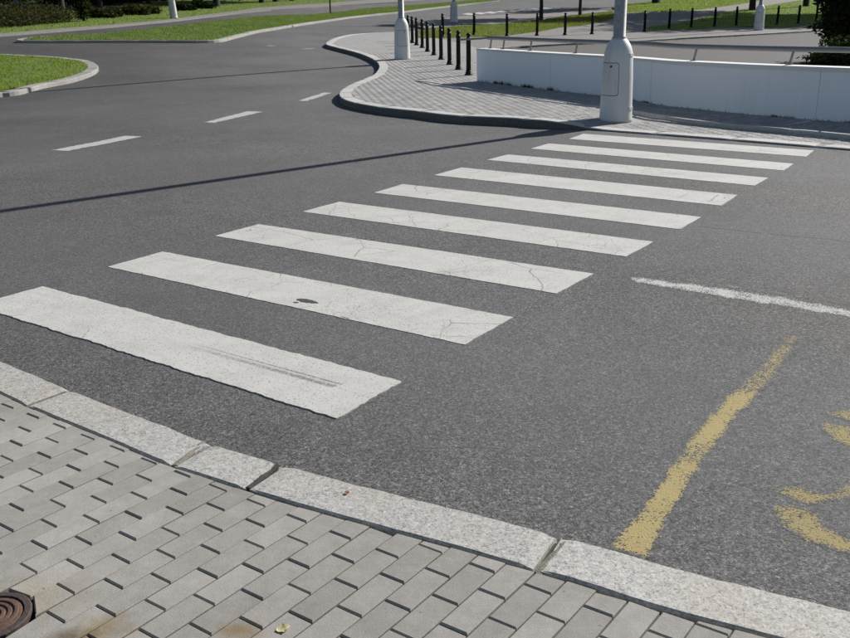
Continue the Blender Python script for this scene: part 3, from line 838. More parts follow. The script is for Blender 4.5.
def lay_pavers(root, mat, inside, bounds, limits, hfun, cap=300, gap_u=.0044, gap_r=.0044, holes=(), cham=.0040, seed=3, min_area=.0012, eye=(0, 0), jitter=.0016):
    """running-bond pavers: whole ones share one mesh, cut ones are trimmed at the border"""
    rnd = random.Random(seed)
    loose = []
    (u0, u1), (r0, r1) = limits
    B = [(Vector(a), Vector(b)) for bl in bounds for a, b in zip(bl, bl[1:])]
    cand = []
    for r in range(r0, r1):
        for u in range(u0, u1):
            c0 = OV + UV * (u + .5 * (r % 2)) + RV * r
            corners = [c0, c0 + RV, c0 + RV + UV, c0 + UV]
            cand.append((corners, c0 + RV * .5 + UV * .5))
    C = np.array([c[1][:] for c in cand])
    near = np.full(len(C), False)
    ok = inside(C)
    whole = []; cut = []
    for i, (cor, cen) in enumerate(cand):
        segs = []
        for a, b in B:
            ab = b - a; t = max(0, min(1, (cen - a).dot(ab) / ab.length_squared))
            if (a + ab * t - cen).length < UL * .62: segs.append((a, b))
        if not segs and not ok[i]: continue
        g = [cor[0] + UD * gap_u / 2 + RD * gap_r / 2, cor[1] + UD * gap_u / 2 - RD * gap_r / 2, cor[2] - UD * gap_u / 2 - RD * gap_r / 2, cor[3] - UD * gap_u / 2 + RD * gap_r / 2]
        g = [tuple(q) for q in g]
        if area(g) < 0: g = g[::-1]
        hole = [h for h in holes if (cen - Vector(h[0])).length < h[1] + .12]
        if segs or hole:
            a0 = area(g)
            for a, b in segs: 
                if len(g) > 2: g = clip_half(g, a, b)
            for hc, hr in hole:
                dv = (cen - Vector(hc)); 
                if dv.length < 1e-3: g = []; break
                dv.normalize(); q = Vector(hc) + dv * hr; tn = Vector((dv.y, -dv.x))
                if len(g) > 2: g = clip_half(g, q, q + tn)
            gg = []
            for q in g:
                if not gg or (Vector(q) - Vector(gg[-1])).length > .003: gg.append(q)
            if len(gg) > 2 and (Vector(gg[0]) - Vector(gg[-1])).length < .003: gg.pop()
            if len(gg) < 3 or area(gg) < min_area: continue
            cx = sum(q[0] for q in gg) / len(gg); cy = sum(q[1] for q in gg) / len(gg)
            if hole or area(gg) < a0 * .995:
                cut.append((cx, cy, gg)); continue
            if not ok[i]: continue
        whole.append((cen.x, cen.y, g))
    items = [(math.hypot(w[0] - eye[0], w[1] - eye[1]), 0, w) for w in whole] + [(math.hypot(w[0] - eye[0], w[1] - eye[1]), 1, w) for w in cut]
    items.sort(key=lambda t: t[0])
    rest = []
    shared = None
    base = root.location
    for k, (dist, is_cut, (cx, cy, g)) in enumerate(items):
        z = hfun(cx, cy) + rnd.uniform(-jitter, jitter)
        if k < cap:
            if is_cut:
                V, Fq = paver_geo([(x - cx, y - cy) for x, y in g], 0, cham)
                me = mesh('paving_stone', V, Fq)
            else:
                if shared is None:
                    V, Fq = paver_geo([(x - cx, y - cy) for x, y in g], 0, cham)
                    shared = mesh('paving_stone', V, Fq)
                me = shared
            o = link('paving_stone', me, mat, root, (cx - base.x, cy - base.y, z - base.z))
            s = .001
            gxx = (hfun(cx + .1, cy) - hfun(cx - .1, cy)) / .2; gyy = (hfun(cx, cy + .1) - hfun(cx, cy - .1)) / .2
            o.rotation_euler = (math.atan(gyy) + rnd.uniform(-jitter, jitter) * 4, -math.atan(gxx) + rnd.uniform(-jitter, jitter) * 4, rnd.uniform(-.006, .006) if not is_cut else 0)
        else:
            rest.append(paver_geo(g, z, cham, .015))
    if rest:
        V, Fq = join(rest)
        o = link('paving_stones', mesh('paving_stones', [tuple(Vector(p) - base) for p in V], Fq), mat, root)
        o['kind'] = 'stuff'
    return len(items)


# ---- near footway with its flush granite kerb
near_out = resample(extend(D['near_kerb_out'], 5, 6), .12)
near_in = resample(extend(D['near_kerb_in'], 5, 6), .12)
near_h = lambda x, y: .035
# the stones run left to right along the road, footway on the right-hand side of the line
_d = [0]
for a, b in zip(near_out, near_out[1:]): _d.append(_d[-1] + (Vector(b) - Vector(a)).length)


def arc_at(line, d, p):
    i = min(range(len(line)), key=lambda k: (Vector(line[k]) - Vector(p)).length)
    return d[i]


js = [arc_at(near_out, _d, j[0]) for j in D['near_joints']]
cuts = [0] + [js[0] - 1.0 * k for k in range(5, 0, -1) if js[0] - k > .4] + js + [js[-1] + 1.02 * k for k in range(1, 8) if js[-1] + 1.02 * k < _d[-1] - .4] + [_d[-1]]
kw = sum(min((Vector(p) - Vector(q)).length for q in near_in) for p in near_out[25:-25:4]) / len(near_out[25:-25:4])
kerb_line('kerb', near_out, kw - .008, near_h, M['granite'], side=-1, gaps=cuts, gap=.020, chips=.0025, proud=.001, step=.05, seed=7, back=.004)
kerb_near = [o for o in bpy.data.objects if o.name == 'kerb'][0]
M['mortar'] = mat_simple('joint mortar', (.16, .145, .12), (.27, .245, .20), 30, .95, bs=.8, bd=.006, fine=160)
M['grit'] = mat_simple('dark joint grit', (.03, .028, .025), (.12, .11, .10), 60, .95, bs=1, bd=.008, fine=200)
for k, (jo, ji) in enumerate(D['near_joints']):
    a, b = Vector(jo), Vector(ji); t = (b - a).normalized(); nn = Vector((-t.y, t.x)); n_ = 9
    rj = random.Random(k); V, Fq = [], []
    for q in range(n_):
        p = a.lerp(b, q / (n_ - 1)) + t * (.006 if q == 0 else -.006 if q == n_ - 1 else 0)
        for sd, zz in ((-1, -.1), (-1, .031), (0, .035), (1, .031), (1, -.1)):
            w = .0125 + rj.uniform(-.001, .003) * (zz > 0)
            pp = p + nn * sd * w; V.append((pp.x - kerb_near.location.x, pp.y - kerb_near.location.y, zz + (rj.uniform(-.004, .001) if zz > 0 else 0)))
    for q in range(n_ - 1):
        for w in range(4): Fq.append([q * 5 + w, q * 5 + w + 1, (q + 1) * 5 + w + 1, (q + 1) * 5 + w][::-1])
    Fq.append([0, 1, 2, 3, 4]); Fq.append([(n_ - 1) * 5 + w for w in (4, 3, 2, 1, 0)])
    me = mesh('mortar_joint', V, Fq); bm = bmesh.new(); bm.from_mesh(me); bmesh.ops.recalc_face_normals(bm, faces=bm.faces); bm.to_mesh(me); bm.free()
    link('mortar_joint', me, M['grit'] if k == 2 else M['mortar'], kerb_near)
near_poly = near_out + [(near_out[-1][0], -2.5), (near_out[0][0], -2.5)]
foot = slab('pavement', offset(near_out, -.02) + [(near_out[-1][0], -2.5), (near_out[0][0], -2.5)], lambda x, y: .014, M['bed'], grid=.6, skirt=.1, kind='structure')
mh_c, mh_r = Vector(D['manhole'][0]), (Vector(D['manhole'][1]) - Vector(D['manhole'][0])).length
near_in_k = offset(near_out, -kw - .002)
npoly = near_in_k + [(near_out[-1][0], 1.0), (near_out[0][0], 1.0)]
lay_pavers(foot, M['paver'], lambda C: pip(C, npoly) & (C[:, 0] > -2.9) & (C[:, 0] < 2.1) & (C[:, 1] > 1.25), [near_in_k[::-1]], ((-22, 22), (-40, 30)), near_h, cap=300, holes=[(mh_c, mh_r + .004)], eye=(-.35, 2.3))

# ---- far footway
far_line = resample(extend(D['far_kerb'], 4, 9), .14)
kerb_line('kerb', far_line, .24, h_far, M['kerb_far'], side=1, length=1.0, chips=.0012, proud=0, seed=5, face=M['kerb_painted_shade'])
edge_line = resample(extend(D['edging'], 0, 9), .2)
wall_line = resample(extend(D['wall'], 0, 8), .25)
inner = offset(far_line, .235)
zone = offset(far_line, .03) + edge_line[::-1] + [tuple(D['wall'][0])] + [tuple(p) for p in D['pave_back'][::-1]]
far_pave = slab('pavement', zone, lambda x, y: h_far(x, y) - .004, M['bed_far'], grid=.7, skirt=.2, kind='structure')
zone2 = offset(edge_line, .05) + offset(wall_line, .1)[::-1]
strip = slab('pavement', zone2, lambda x, y: h_strip(x, y) - .004, M['bed_far'], grid=.6, skirt=.2, kind='structure')
zp = inner + edge_line[::-1] + [tuple(D['wall'][0])] + [tuple(p) for p in D['pave_back'][::-1]]
lay_pavers(far_pave, M['paver_far'], lambda C: pip(C, zp) & (C[:, 1] < 30), [inner, edge_line[::-1]], ((10, 175), (-200, 60)), h_far, cap=300, gap_u=.012, gap_r=.007, cham=.005, seed=8, jitter=.001)
zp2 = offset(edge_line, .08) + offset(wall_line, -.005)[::-1]
lay_pavers(strip, M['paver_far'], lambda C: pip(C, zp2), [offset(edge_line, .09), offset(wall_line, -.005)[::-1]], ((0, 130), (-140, 130)), h_strip, cap=150, gap_u=.012, gap_r=.007, cham=.005, seed=9, jitter=.001)
kerb_line('edging', edge_line, .085, lambda x, y: h_strip(x, y) + .012, M['kerb_far'], side=1, length=1.0, chips=.002, seed=15, proud=0)

# ---- islands, verges, lawns
def blades(name, poly, hfun, mat, n, hgt, wid, label=None, dens=None, clump=.5, seed=1, soil=True):
    """turf: a soil sheet and many bent blades in one object"""
    rng = np.random.default_rng(seed)
    P = np.array(poly); lo, hi = P.min(0), P.max(0)
    pts = np.zeros((0, 2))
    while len(pts) < n:
        q = rng.uniform(lo, hi, (n * 2, 2)); q = q[pip(q, poly)]
        if dens is not None: q = q[rng.random(len(q)) < dens(q)]
        pts = np.concatenate([pts, q])
    pts = pts[:n]
    z = np.array([hfun(x, y) for x, y in pts])
    cl = .5 + .5 * np.sin(pts[:, 0] * 5.1 + np.sin(pts[:, 1] * 3.3) * 2) * np.sin(pts[:, 1] * 4.3 + 1.3 * np.sin(pts[:, 0] * 2.7))
    h = hgt * (1 - clump + clump * 1.6 * cl) * rng.uniform(.6, 1.3, n)
    a = rng.uniform(0, 2 * np.pi, n); w = wid * rng.uniform(.6, 1.4, n)
    dx, dy = np.cos(a) * w / 2, np.sin(a) * w / 2
    la = rng.uniform(0, 2 * np.pi, n); le = h * rng.uniform(.1, .9, n)
    V = np.zeros((n, 3, 3))
    V[:, 0] = np.stack([pts[:, 0] - dx, pts[:, 1] - dy, z - .01], 1)
    V[:, 1] = np.stack([pts[:, 0] + dx, pts[:, 1] + dy, z - .01], 1)
    V[:, 2] = np.stack([pts[:, 0] + np.cos(la) * le, pts[:, 1] + np.sin(la) * le, z + h], 1)
    me = mesh_np(name, V.reshape(-1, 3), np.arange(n * 3).reshape(n, 3), 3)
    o = link(name, me, mat)
    o['kind'] = 'stuff'
    if label: o['label'] = label
    return o


M['turf'] = mat_simple('turf soil', (.06, .095, .02), (.145, .19, .048), 5, .95, bs=.6, bd=.02, fine=30)
M['turf_dry'] = mat_simple('dry turf soil', (.09, .11, .03), (.19, .20, .075), 4, .95, bs=.6, bd=.02, fine=25)


def lawn(poly, h, n, hgt, wid, mat='grass', turf='turf', seed=1, label=None, grid=1.5, skirt=.2, dens=None, dome=0, centre=None):
    f = (lambda x, y: T(x, y) + h)
    slab('lawn', poly, f, M[turf], grid=grid, skirt=skirt, kind='structure')
    blades('grass', poly, f, M[mat], n, hgt, wid, seed=seed, label=label, dens=dens)


isl1 = resample(extend(D['island1_kerb'], 3, 12), .2)
kerb_line('kerb', isl1, .27, lambda x, y: T(x, y) + .1, M['kerb_left'], side=1, length=1.0, chips=.004, seed=21)
i1 = offset(isl1, .26)
lawn(i1, .105, 60000, .05, .02, seed=2, label='green grass on the small traffic island at the left edge', grid=.8)
isl2 = resample(extend(D['island2_kerb'], 0, 0), .25)
kerb_line('kerb', isl2, .25, lambda x, y: T(x, y) + .1, M['kerb_left'], side=1 if area(isl2 + D['island2_back']) > 0 else -1, length=1.0, chips=.004, seed=22, step=.25)
_sgn = 1 if area(isl2 + D['island2_back']) > 0 else -1
i2 = offset(isl2, .24 * _sgn) + [tuple(p) for p in D['island2_back']]
lawn(i2, .102, 80000, .05, .03, mat='grass_pale', turf='turf', seed=3, label='rough grass on the long traffic island behind the small one')
if area(D['verge_l']) < 0: D['verge_l'] = D['verge_l'][::-1]
slab('footpath', D['footpath_l'], lambda x, y: T(x, y) + .08, M['sidewalk'], grid=1.0, skirt=.2, kind='structure')
verge = [tuple(p) for p in D['verge_l']]
lawn(verge, .09, 30000, .06, .04, seed=4, label='narrow grass verge in front of the hedge and trees')

slab('sidewalk', D['sidewalk'], lambda x, y: T(x, y) + .1, M['sidewalk'], grid=1.5, skirt=.25, kind='structure')
pk = resample(extend(D['park_kerb'], 0, 6), .25)
kerb_line('kerb', pk, .16, lambda x, y: T(x, y) + .1, M['kerb_left'], side=1, length=1.0, chips=.004, seed=31, step=.5, proud=.01)
park_poly = offset(wall_line, .1) + [(30, 8), (44, 20), (44, 60)] + offset(pk, .05)[::-1]
slab('parking_area', park_poly, lambda x, y: T(x, y) + .04, M['parking'], grid=1.2, skirt=.1, kind='structure')
slab('footpath', D['path_r'], lambda x, y: T(x, y) + .104, M['sidewalk'], grid=1.5, skirt=.2, kind='structure')
slab('traffic_island', D['refuge'], lambda x, y: T(x, y) + .097, M['sidewalk'], grid=1.2, skirt=.2, kind='structure')
lawn(D['lawn_mid'], .112, 40000, .05, .03, mat='grass_dry', seed=5, label='sunlit grass patch between the far road and the bollards')
lawn(D['lawn_right'], .114, 36000, .06, .04, mat='grass', seed=6, label='shaded grass behind the right-hand bollards')
lawn(D['lawn_far'], .116, 20000, .06, .05, mat='grass', turf='turf_dry', seed=7, label='sunlit grass beyond the branching path')

# ------------------------------------------------------------------ road markings
def stripe_mesh(q, thick, ragged, seed, step=.022):
    """a thick painted bar with uneven edges; returns mesh, origin, angle; x runs along it"""
    rnd = random.Random(seed)
    a, b, c, d = [Vector(p) for p in q]
    ang = math.atan2(b.y - a.y, b.x - a.x)
    rot = Matrix.Rotation(-ang, 2)
    loc = [rot @ (p - a) for p in (a, b, c, d)]
    out = []
    for i in range(4):
        p, r = loc[i], loc[(i + 1) % 4]
        n = max(2, int((r - p).length / step)); nn = Vector((-(r - p).y, (r - p).x)).normalized()
        w = 0; ph = rnd.uniform(0, 6)
        for k in range(n):
            w = w * .6 + rnd.uniform(-1, 1) * ragged
            amp = 0 if k == 0 else w + ragged * .3 * math.sin(k * .35 + ph)
            q_ = p.lerp(r, k / n) + nn * amp; out.append((q_.x, q_.y))
    # rounded corners
    pts = [Vector(p) for p in out]
    r = delaunay_2d_cdt(pts, [], [list(range(len(pts)))], 1, 1e-5)
    V = [(p.x, p.y, thick) for p in r[0]]; Fq = [list(f) for f in r[2]]
    Fq = [f if area([V[i][:2] for i in f]) > 0 else f[::-1] for f in Fq]
    n = len(V); V += [(x, y, -.004) for x, y, _ in V]
    ec = {(f[i], f[(i + 1) % len(f)]) for f in Fq for i in range(len(f))}
    Fq += [[e[1], e[0], e[0] + n, e[1] + n] for e in ec if (e[1], e[0]) not in ec]
    return V, Fq, a, ang


def local(q, p):
    a, b = Vector(q[0]), Vector(q[1]); ang = math.atan2(b.y - a.y, b.x - a.x)
    v = Matrix.Rotation(-ang, 2) @ (Vector(p) - a); return (v.x, v.y)


zc = empty('zebra_crossing', (*D['stripes'][0][0], 0))
tag(zc, 'white zebra crossing of nine broad stripes across the road', 'crosswalk')
M['stripe_scuffed'] = mat_stripe('scuffed crossing paint', scuff=(local(D['stripes'][0], D['scuff'][0]), local(D['stripes'][0], D['scuff'][1])), craze=.12)
M['stripe_chipped'] = mat_stripe('chipped crossing paint', holes=[(*local(D['stripes'][1], D['chip'][0]), .095, .034), (*local(D['stripes'][1], D['chip'][1]), .02, .014), (*local(D['stripes'][1], D['chip'][2]), .035, .006)])
for i, q in enumerate(D['stripes']):
    V, Fq, a, ang = stripe_mesh(q, .0052 if i == 0 else .003, (.0045 if i == 0 else .0022), i + 3)
    o = link('stripe', mesh('stripe', V, Fq), M['stripe_scuffed'] if i == 0 else M['stripe_chipped'] if i == 1 else M['stripe'], zc, (a.x - zc.location.x, a.y - zc.location.y, 0))
    o.rotation_euler.z = ang
    if i == 0: o['label'] = 'nearest crossing stripe with grey tyre scuffs'
    if i == 1: o['label'] = 'crossing stripe with a dark chipped hole'


def flat_mark(name, poly, mat, parent=None, z=.0005, grid=.02, ragged=0, seed=1, rim=.02, fade=None):
    if ragged:
        rnd = random.Random(seed)
        fine = []
        for p, r in zip(poly, poly[1:] + poly[:1]):
            p, r = Vector(p), Vector(r); n = max(1, int((r - p).length / .03)); nn = Vector((-(r - p).y, (r - p).x)).normalized()
            for k in range(n):
                q = p.lerp(r, k / n) + nn * rnd.uniform(-ragged, ragged); fine.append((q.x, q.y))
        poly = fine
    if area(poly) < 0: poly = poly[::-1]
    return slab(name, poly, lambda x, y: T(x, y) + z, mat, parent, grid=grid, skirt=0, rim=rim, fade=fade)


lane_labels = ['long white lane dash nearest the left edge', 'white lane dash midway between the left edge and the kerb corner', 'short white lane dash beside the dark kerb corner',
               'faint far lane dash below the narrow end of the long grass island', 'faint short lane dash near the grey tip of the long grass island']
for q, lb in zip(D['dashes'], lane_labels):
    tag(flat_mark('lane_dash', q, M['dash_faint' if 'faint' in lb else 'dash'], ragged=.006, z=.0025, grid=.06, rim=.02), lb, 'road marking', 'dashes of the lane line')
tag(flat_mark('edge_line', D['white_line'], M['white_worn'], ragged=.012, seed=4, rim=.035), 'broken worn white line right of the zebra crossing', 'road marking')
tag(flat_mark('ghost_line', D['white_ghost'], M['white_ghost'], ragged=.01, seed=5, rim=.02), 'faint thin white line running just above the worn one', 'road marking')
bl = flat_mark('bay_line', D['yellow_line'], M['yellow'], ragged=.009, seed=6, rim=.022, fade=lambda x, y: (1 - .45 * smooth(3.42, 3.72, y)) * (1 - .35 * smooth(3.9, 4.4, y)) * (1 - .30 * math.exp(-((y - 3.02) / .07) ** 2)))
tag(bl, 'worn yellow line fading away from the near granite kerb', 'road marking')
for L_, lb in zip(D['letters'], ('larger worn yellow letter fragment closest to the granite kerb at right', 'smaller worn yellow letter fragment cut by the right edge, farther from the kerb')):
    e = empty('painted_letter', (*L_[0][0], 0)); tag(e, lb, 'road lettering', 'yellow painted letters on the road')
    for k, q in enumerate(L_):
        qs = resample(q, .03, True)[:-1]
        loc_ = [(x - L_[0][0][0], y - L_[0][0][1]) for x, y in qs]
        flat_mark('stroke', loc_, M['yellow_thin'], e, ragged=.009, seed=k, rim=.03)
zf = empty('zebra_crossing', (*D['far_stripes'][0][0], 0)); tag(zf, 'distant narrow zebra crossing behind the traffic island and its lamp post', 'crosswalk')
for q in D['far_stripes']:
    V = [(x - zf.location.x, y - zf.location.y, T(x, y) + .008) for x, y in q]
    V += [(x, y, z - .03) for x, y, z in V]
    o = link('stripe', mesh('stripe', V, [[0, 1, 2, 3], [0, 4, 5, 1], [1, 5, 6, 2], [2, 6, 7, 3], [3, 7, 4, 0]]), M['stripe'], zf)

# ------------------------------------------------------------------ low wall with handrail
wl = empty('low_wall', (*D['wall'][0], 0)); tag(wl, 'low curved white wall with grey handrail beside the paved footway', 'wall')
WB = wl.location
WH, WT = .68, .28
wd_ = [0]
for a, b in zip(wall_line, wall_line[1:]): wd_.append(wd_[-1] + (Vector(b) - Vector(a)).length)


def along(line, d, t):
    j = 0
    while j < len(d) - 2 and d[j + 1] < t: j += 1
    a, b = Vector(line[j]), Vector(line[j + 1]); w = (t - d[j]) / max(1e-9, d[j + 1] - d[j])
    tt = (b - a).normalized()
    return a.lerp(b, min(1, max(0, w))), Vector((-tt.y, tt.x))


def wall_seg(s0, s1, lo, hi, t0, t1, name, mat, ch=.012):
    n = max(2, int((s1 - s0) / .25)); V, Fq = [], []
    for k in range(n + 1):
        p, nn = along(wall_line, wd_, s0 + (s1 - s0) * k / n)
        zb, zt = h_strip(p.x, p.y) + lo, h_strip(p.x, p.y) + hi
        zt = .12 + T(p.x, p.y) * 1 + hi - .03 * drop(p.x, p.y)
        for (o_, z) in ((t0, zb), (t0, zt - ch), (t0 + ch, zt), (t1 - ch, zt), (t1, zt - ch), (t1, zb)):
            q = p + nn * o_; V.append((q.x - WB.x, q.y - WB.y, z))
    for k in range(n):
        for j in range(5): Fq.append([k * 6 + j, k * 6 + j + 1, (k + 1) * 6 + j + 1, (k + 1) * 6 + j][::-1])
    Fq.append([0, 1, 2, 3, 4, 5]); Fq.append([n * 6 + j for j in (5, 4, 3, 2, 1, 0)])
    me = mesh(name, V, Fq)
    bm = bmesh.new(); bm.from_mesh(me); bmesh.ops.recalc_face_normals(bm, faces=bm.faces); bm.to_mesh(me); bm.free()
    return link(name, me, mat, wl)


segs = [0, 2.75, 5.6, 8.6, 11.6, 14.6, wd_[-1]]
for a, b in zip(segs, segs[1:]):
    if b > a + .2: wall_seg(a + (.003 if a else 0), b - .003, -.15, WH - .03, 0, WT, 'wall_section', M['wall'], ch=.004)
wall_seg(-.0, wd_[-1], WH - .0315, WH, -.012, WT + .012, 'coping', M['wall_top'])
rp = []
for k in range(60):
    p, nn = along(wall_line, wd_, .12 + (wd_[-1] - .2) * k / 59)
    q = p + nn * (WT - .06); rp.append((q.x - WB.x, q.y - WB.y, .12 + T(p.x, p.y) + WH + .215 - .03 * drop(p.x, p.y)))
rail = link('handrail', mesh('handrail', *tube(rp, .040, 10), sm=True), M['rail'], wl)
V, Fq = tube([rp[0], tuple(Vector(rp[0]) + Vector((-.15, .25, -.02))), tuple(Vector(rp[0]) + Vector((-.55, 1.2, -.06)))], .022, 8)
link('rail_return', mesh('rail_return', V, Fq, True), M['rail'], rail)
for pt in D['rail_posts']:
    i = min(range(len(wall_line)), key=lambda k: (Vector(wall_line[k]) - Vector(pt)).length)
    p, nn = along(wall_line, wd_, wd_[i])
    q = p + nn * (WT - .06)
    zt = .12 + T(p.x, p.y) + WH - .03 * drop(p.x, p.y)
    tdir = Vector((nn.y, -nn.x))
    q2 = q
    q0 = q - tdir * .05
    link('rail_post', mesh('rail_post', *join([tube([(q0.x - WB.x, q0.y - WB.y, zt - .01), (q2.x - WB.x, q2.y - WB.y, zt + .20)], .019, 8), tube([(q0.x - WB.x, q0.y - WB.y, zt - .002), (q0.x - WB.x, q0.y - WB.y, zt + .012)], .05, 10)])), M['rail'], rail)

# ------------------------------------------------------------------ lamp posts
def lamp_proto():
    root = empty('lamp_post')
    prof = [(.232, 0), (.236, .03), (.232, .06), (.226, .30), (.217, .62), (.206, .88), (.201, .93), (.196, .965), (.182, 1.015), (.158, 1.07), (.124, 1.12), (.098, 1.15)]
    V, Fq = lathe(prof, 40); link('base', mesh('base', V, Fq, True), M['lamp'], root)
    base = root.children[0]

    def rad(z):
        for (r0, z0), (r1, z1) in zip(prof, prof[1:]):
            if z0 <= z <= z1: return r0 + (r1 - r0) * (z - z0) / (z1 - z0)
        return prof[-1][0]

    def patch(a0, a1, z0, z1, off, rc, name, mat, par):
        na, nz = 14, 40; V, Fq = [], []
        for j in range(nz + 1):
            for i in range(na + 1):
                u, w = i / na, j / nz
                z = z0 + (z1 - z0) * w; a = a0 + (a1 - a0) * u
                # rounded corners: pull the rim rows in
                ww = (a1 - a0) * rad(z); ex = min(u, 1 - u) * ww; ez = min(w, 1 - w) * (z1 - z0)
                if ez < rc:
                    pull = rc - math.sqrt(max(0, rc * rc - (rc - ez) ** 2)); k = 1 - 2 * pull / ww
                    a = (a0 + a1) / 2 + (a - (a0 + a1) / 2) * k
                r_ = rad(z) + off
                V.append((r_ * math.cos(a), r_ * math.sin(a), z))
        nV = len(V)
        for j in range(nz + 1):
            for i in range(na + 1):
                x, y, z = V[j * (na + 1) + i]; s_ = (math.hypot(x, y) - off - .004) / math.hypot(x, y); V.append((x * s_, y * s_, z))
        for j in range(nz):
            for i in range(na):
                k = j * (na + 1) + i; Fq.append([k, k + 1, k + na + 2, k + na + 1])
        rim = [i for i in range(na + 1)] + [j * (na + 1) + na for j in range(1, nz + 1)] + [nz * (na + 1) + i for i in range(na - 1, -1, -1)] + [j * (na + 1) for j in range(nz - 1, 0, -1)]
        for a, b in zip(rim, rim[1:] + rim[:1]): Fq.append([b, a, a + nV, b + nV])
        return link(name, mesh(name, V, Fq, False), mat, par)
    c = math.radians(-142)          # the door looks left, along the road
    hw = .76
    gp = patch(c - hw - .03, c + hw + .03, .373, .827, .0015, .03, 'door_gap', M['gap'], base)
    dr = patch(c - hw, c + hw, .381, .819, .004, .025, 'door', M['door'], root)
    a = c + .25
    r_ = rad(.775) + .006
    V, Fq = lathe([(.016, 0), (.016, .006), (.010, .009)], 10)
    o = link('keyhole', mesh('keyhole', V, Fq), M['gap'], dr, (r_ * math.cos(a), r_ * math.sin(a), .775)); o.rotation_euler = (0, math.pi / 2, a)
    for z in (.19, .925):
        a = math.radians(-38); r_ = rad(z)
        v, f = box(0, 0, 0, .02, .10, .04)
        o = link('hinge', mesh('hinge', v, f), M['door'], root, (r_ * math.cos(a), r_ * math.sin(a), z)); o.rotation_euler.z = a
    V, Fq = lathe([(.100, 1.14), (.104, 1.16), (.086, 1.175), (.082, 4.0), (.070, 7.6), (.060, 8.4)], 24)
    link('pole', mesh('pole', V, Fq, True), M['pole'], root)
    V, Fq = tube([(0, 0, 8.35), (0, 0, 8.6), (-.25, -.2, 8.85), (-.75, -.58, 8.95)], [.055, .05, .045, .04], 12)
    link('arm', mesh('arm', V, Fq, True), M['pole'], root)
    V, Fq = lathe([(.02, -.06), (.13, -.05), (.16, 0), (.11, .07), (.03, .09)], 16)
    V = [(x * 2.0, y, z) for x, y, z in V]
    o = link('lantern', mesh('lantern', V, Fq, True), M['lamp'], root, (-.98, -.75, 8.95)); o.rotation_euler.z = math.atan2(.58, .75)
    return root


lp = lamp_proto()
lamp_labels = ['large pale grey lamp post base standing beside the far end of the zebra crossing', 'grey lamp post on the rounded pavement corner left of the row of black bollards',
               'distant grey lamp post standing on the traffic island behind the bollards', 'grey lamp post standing among the right-hand bollards beyond the low wall', 'leaning white lamp post on the grass verge before the dark trees']
for i, (x, y, h) in enumerate(D['lamps']):
    o = lp if i == 0 else copy_tree(lp)
    z = h_far(x, y) - .004 if i == 0 else T(x, y) + h - .006
    o.location = (x, y, z)
    o.rotation_euler.z = 0 if i in (0,) else math.radians((0, 62, 40, 10, 20)[i])
    if i == 4: o.rotation_euler = (0, math.radians(-2.2), math.radians(20)); o.scale = (.9, .9, 1.05)
    tag(o, lamp_labels[i], 'lamp post', 'lamp posts along the streets')

# ------------------------------------------------------------------ bollards
def bollard_proto():
    root = empty('bollard')
    V, Fq = lathe([(.098, 0), (.098, .022), (.078, .045), (.066, .10), (.060, .115)], 16); link('base', mesh('base', V, Fq, True), M['iron'], root)
    V, Fq = lathe([(.056, .10), (.053, .80), (.062, .805), (.062, .825), (.052, .83), (.050, .865)], 16); link('post', mesh('post', V, Fq, True), M['iron'], root)
    V, Fq = lathe([(.036, .86), (.034, .885), (.052, .893), (.056, .91), (.050, .932), (.034, .95), (.012, .962)], 16); link('finial', mesh('finial', V, Fq, True), M['iron'], root)
    return root


bp = bollard_proto()
ordw = ['first', 'second', 'third', 'fourth', 'fifth', 'sixth', 'seventh', 'eighth', 'ninth', 'tenth']
for i, (x, y) in enumerate(D['bollards1']):
    o = bp if i == 0 else copy_tree(bp)
    o.location = (x, y, h_far(x, y) - .008); o.rotation_euler = (random.uniform(-.008, .008), random.uniform(-.008, .008), random.uniform(0, 6))
    lb = 'black iron bollard nearest the end of the low white wall' if i == 0 else 'farthest black bollard of the paved row, partly behind the lamp post' if i == 9 else ordw[i] + ' black iron bollard in the paved row, counted from the low white wall'
    tag(o, lb, 'bollard', 'black bollards in a row on the paved corner')
nb2 = len(D['bollards2'])
lab2 = ['lone black bollard on the grass edge behind the paved row', 'black bollard standing just right of the last paved-row bollard, beside sunlit grass', 'second black bollard from the left behind the handrail', 'third black bollard from the left behind the handrail',
        'fourth black bollard from the left behind the handrail, on pale footway', 'black bollard left of the big lamp post pole', 'black bollard hidden close behind the big lamp post', 'first black bollard right of the big lamp post pole',
        'second black bollard right of the big lamp post pole', 'third black bollard right of the big lamp post pole', 'fourth black bollard right of the big lamp post pole', 'black bollard just left of the far right lamp post',
        'black bollard touching the far right lamp post', 'black bollard just right of the far right lamp post', 'second black bollard right of the far right lamp post', 'black bollard closest to the dark yew tree']
for i, (x, y) in enumerate(D['bollards2']):
    if i in (6, 12): continue
    o = copy_tree(bp)
    o.location = (x, y, T(x, y) + .098 + (.012 if 9 <= i or i == 0 else 0)); o.rotation_euler = (random.uniform(-.015, .015), random.uniform(-.015, .015), random.uniform(0, 6))
    o.scale = (1.12, 1.12, 1)
    tag(o, lab2[i], 'bollard', 'black bollards along the far footway')

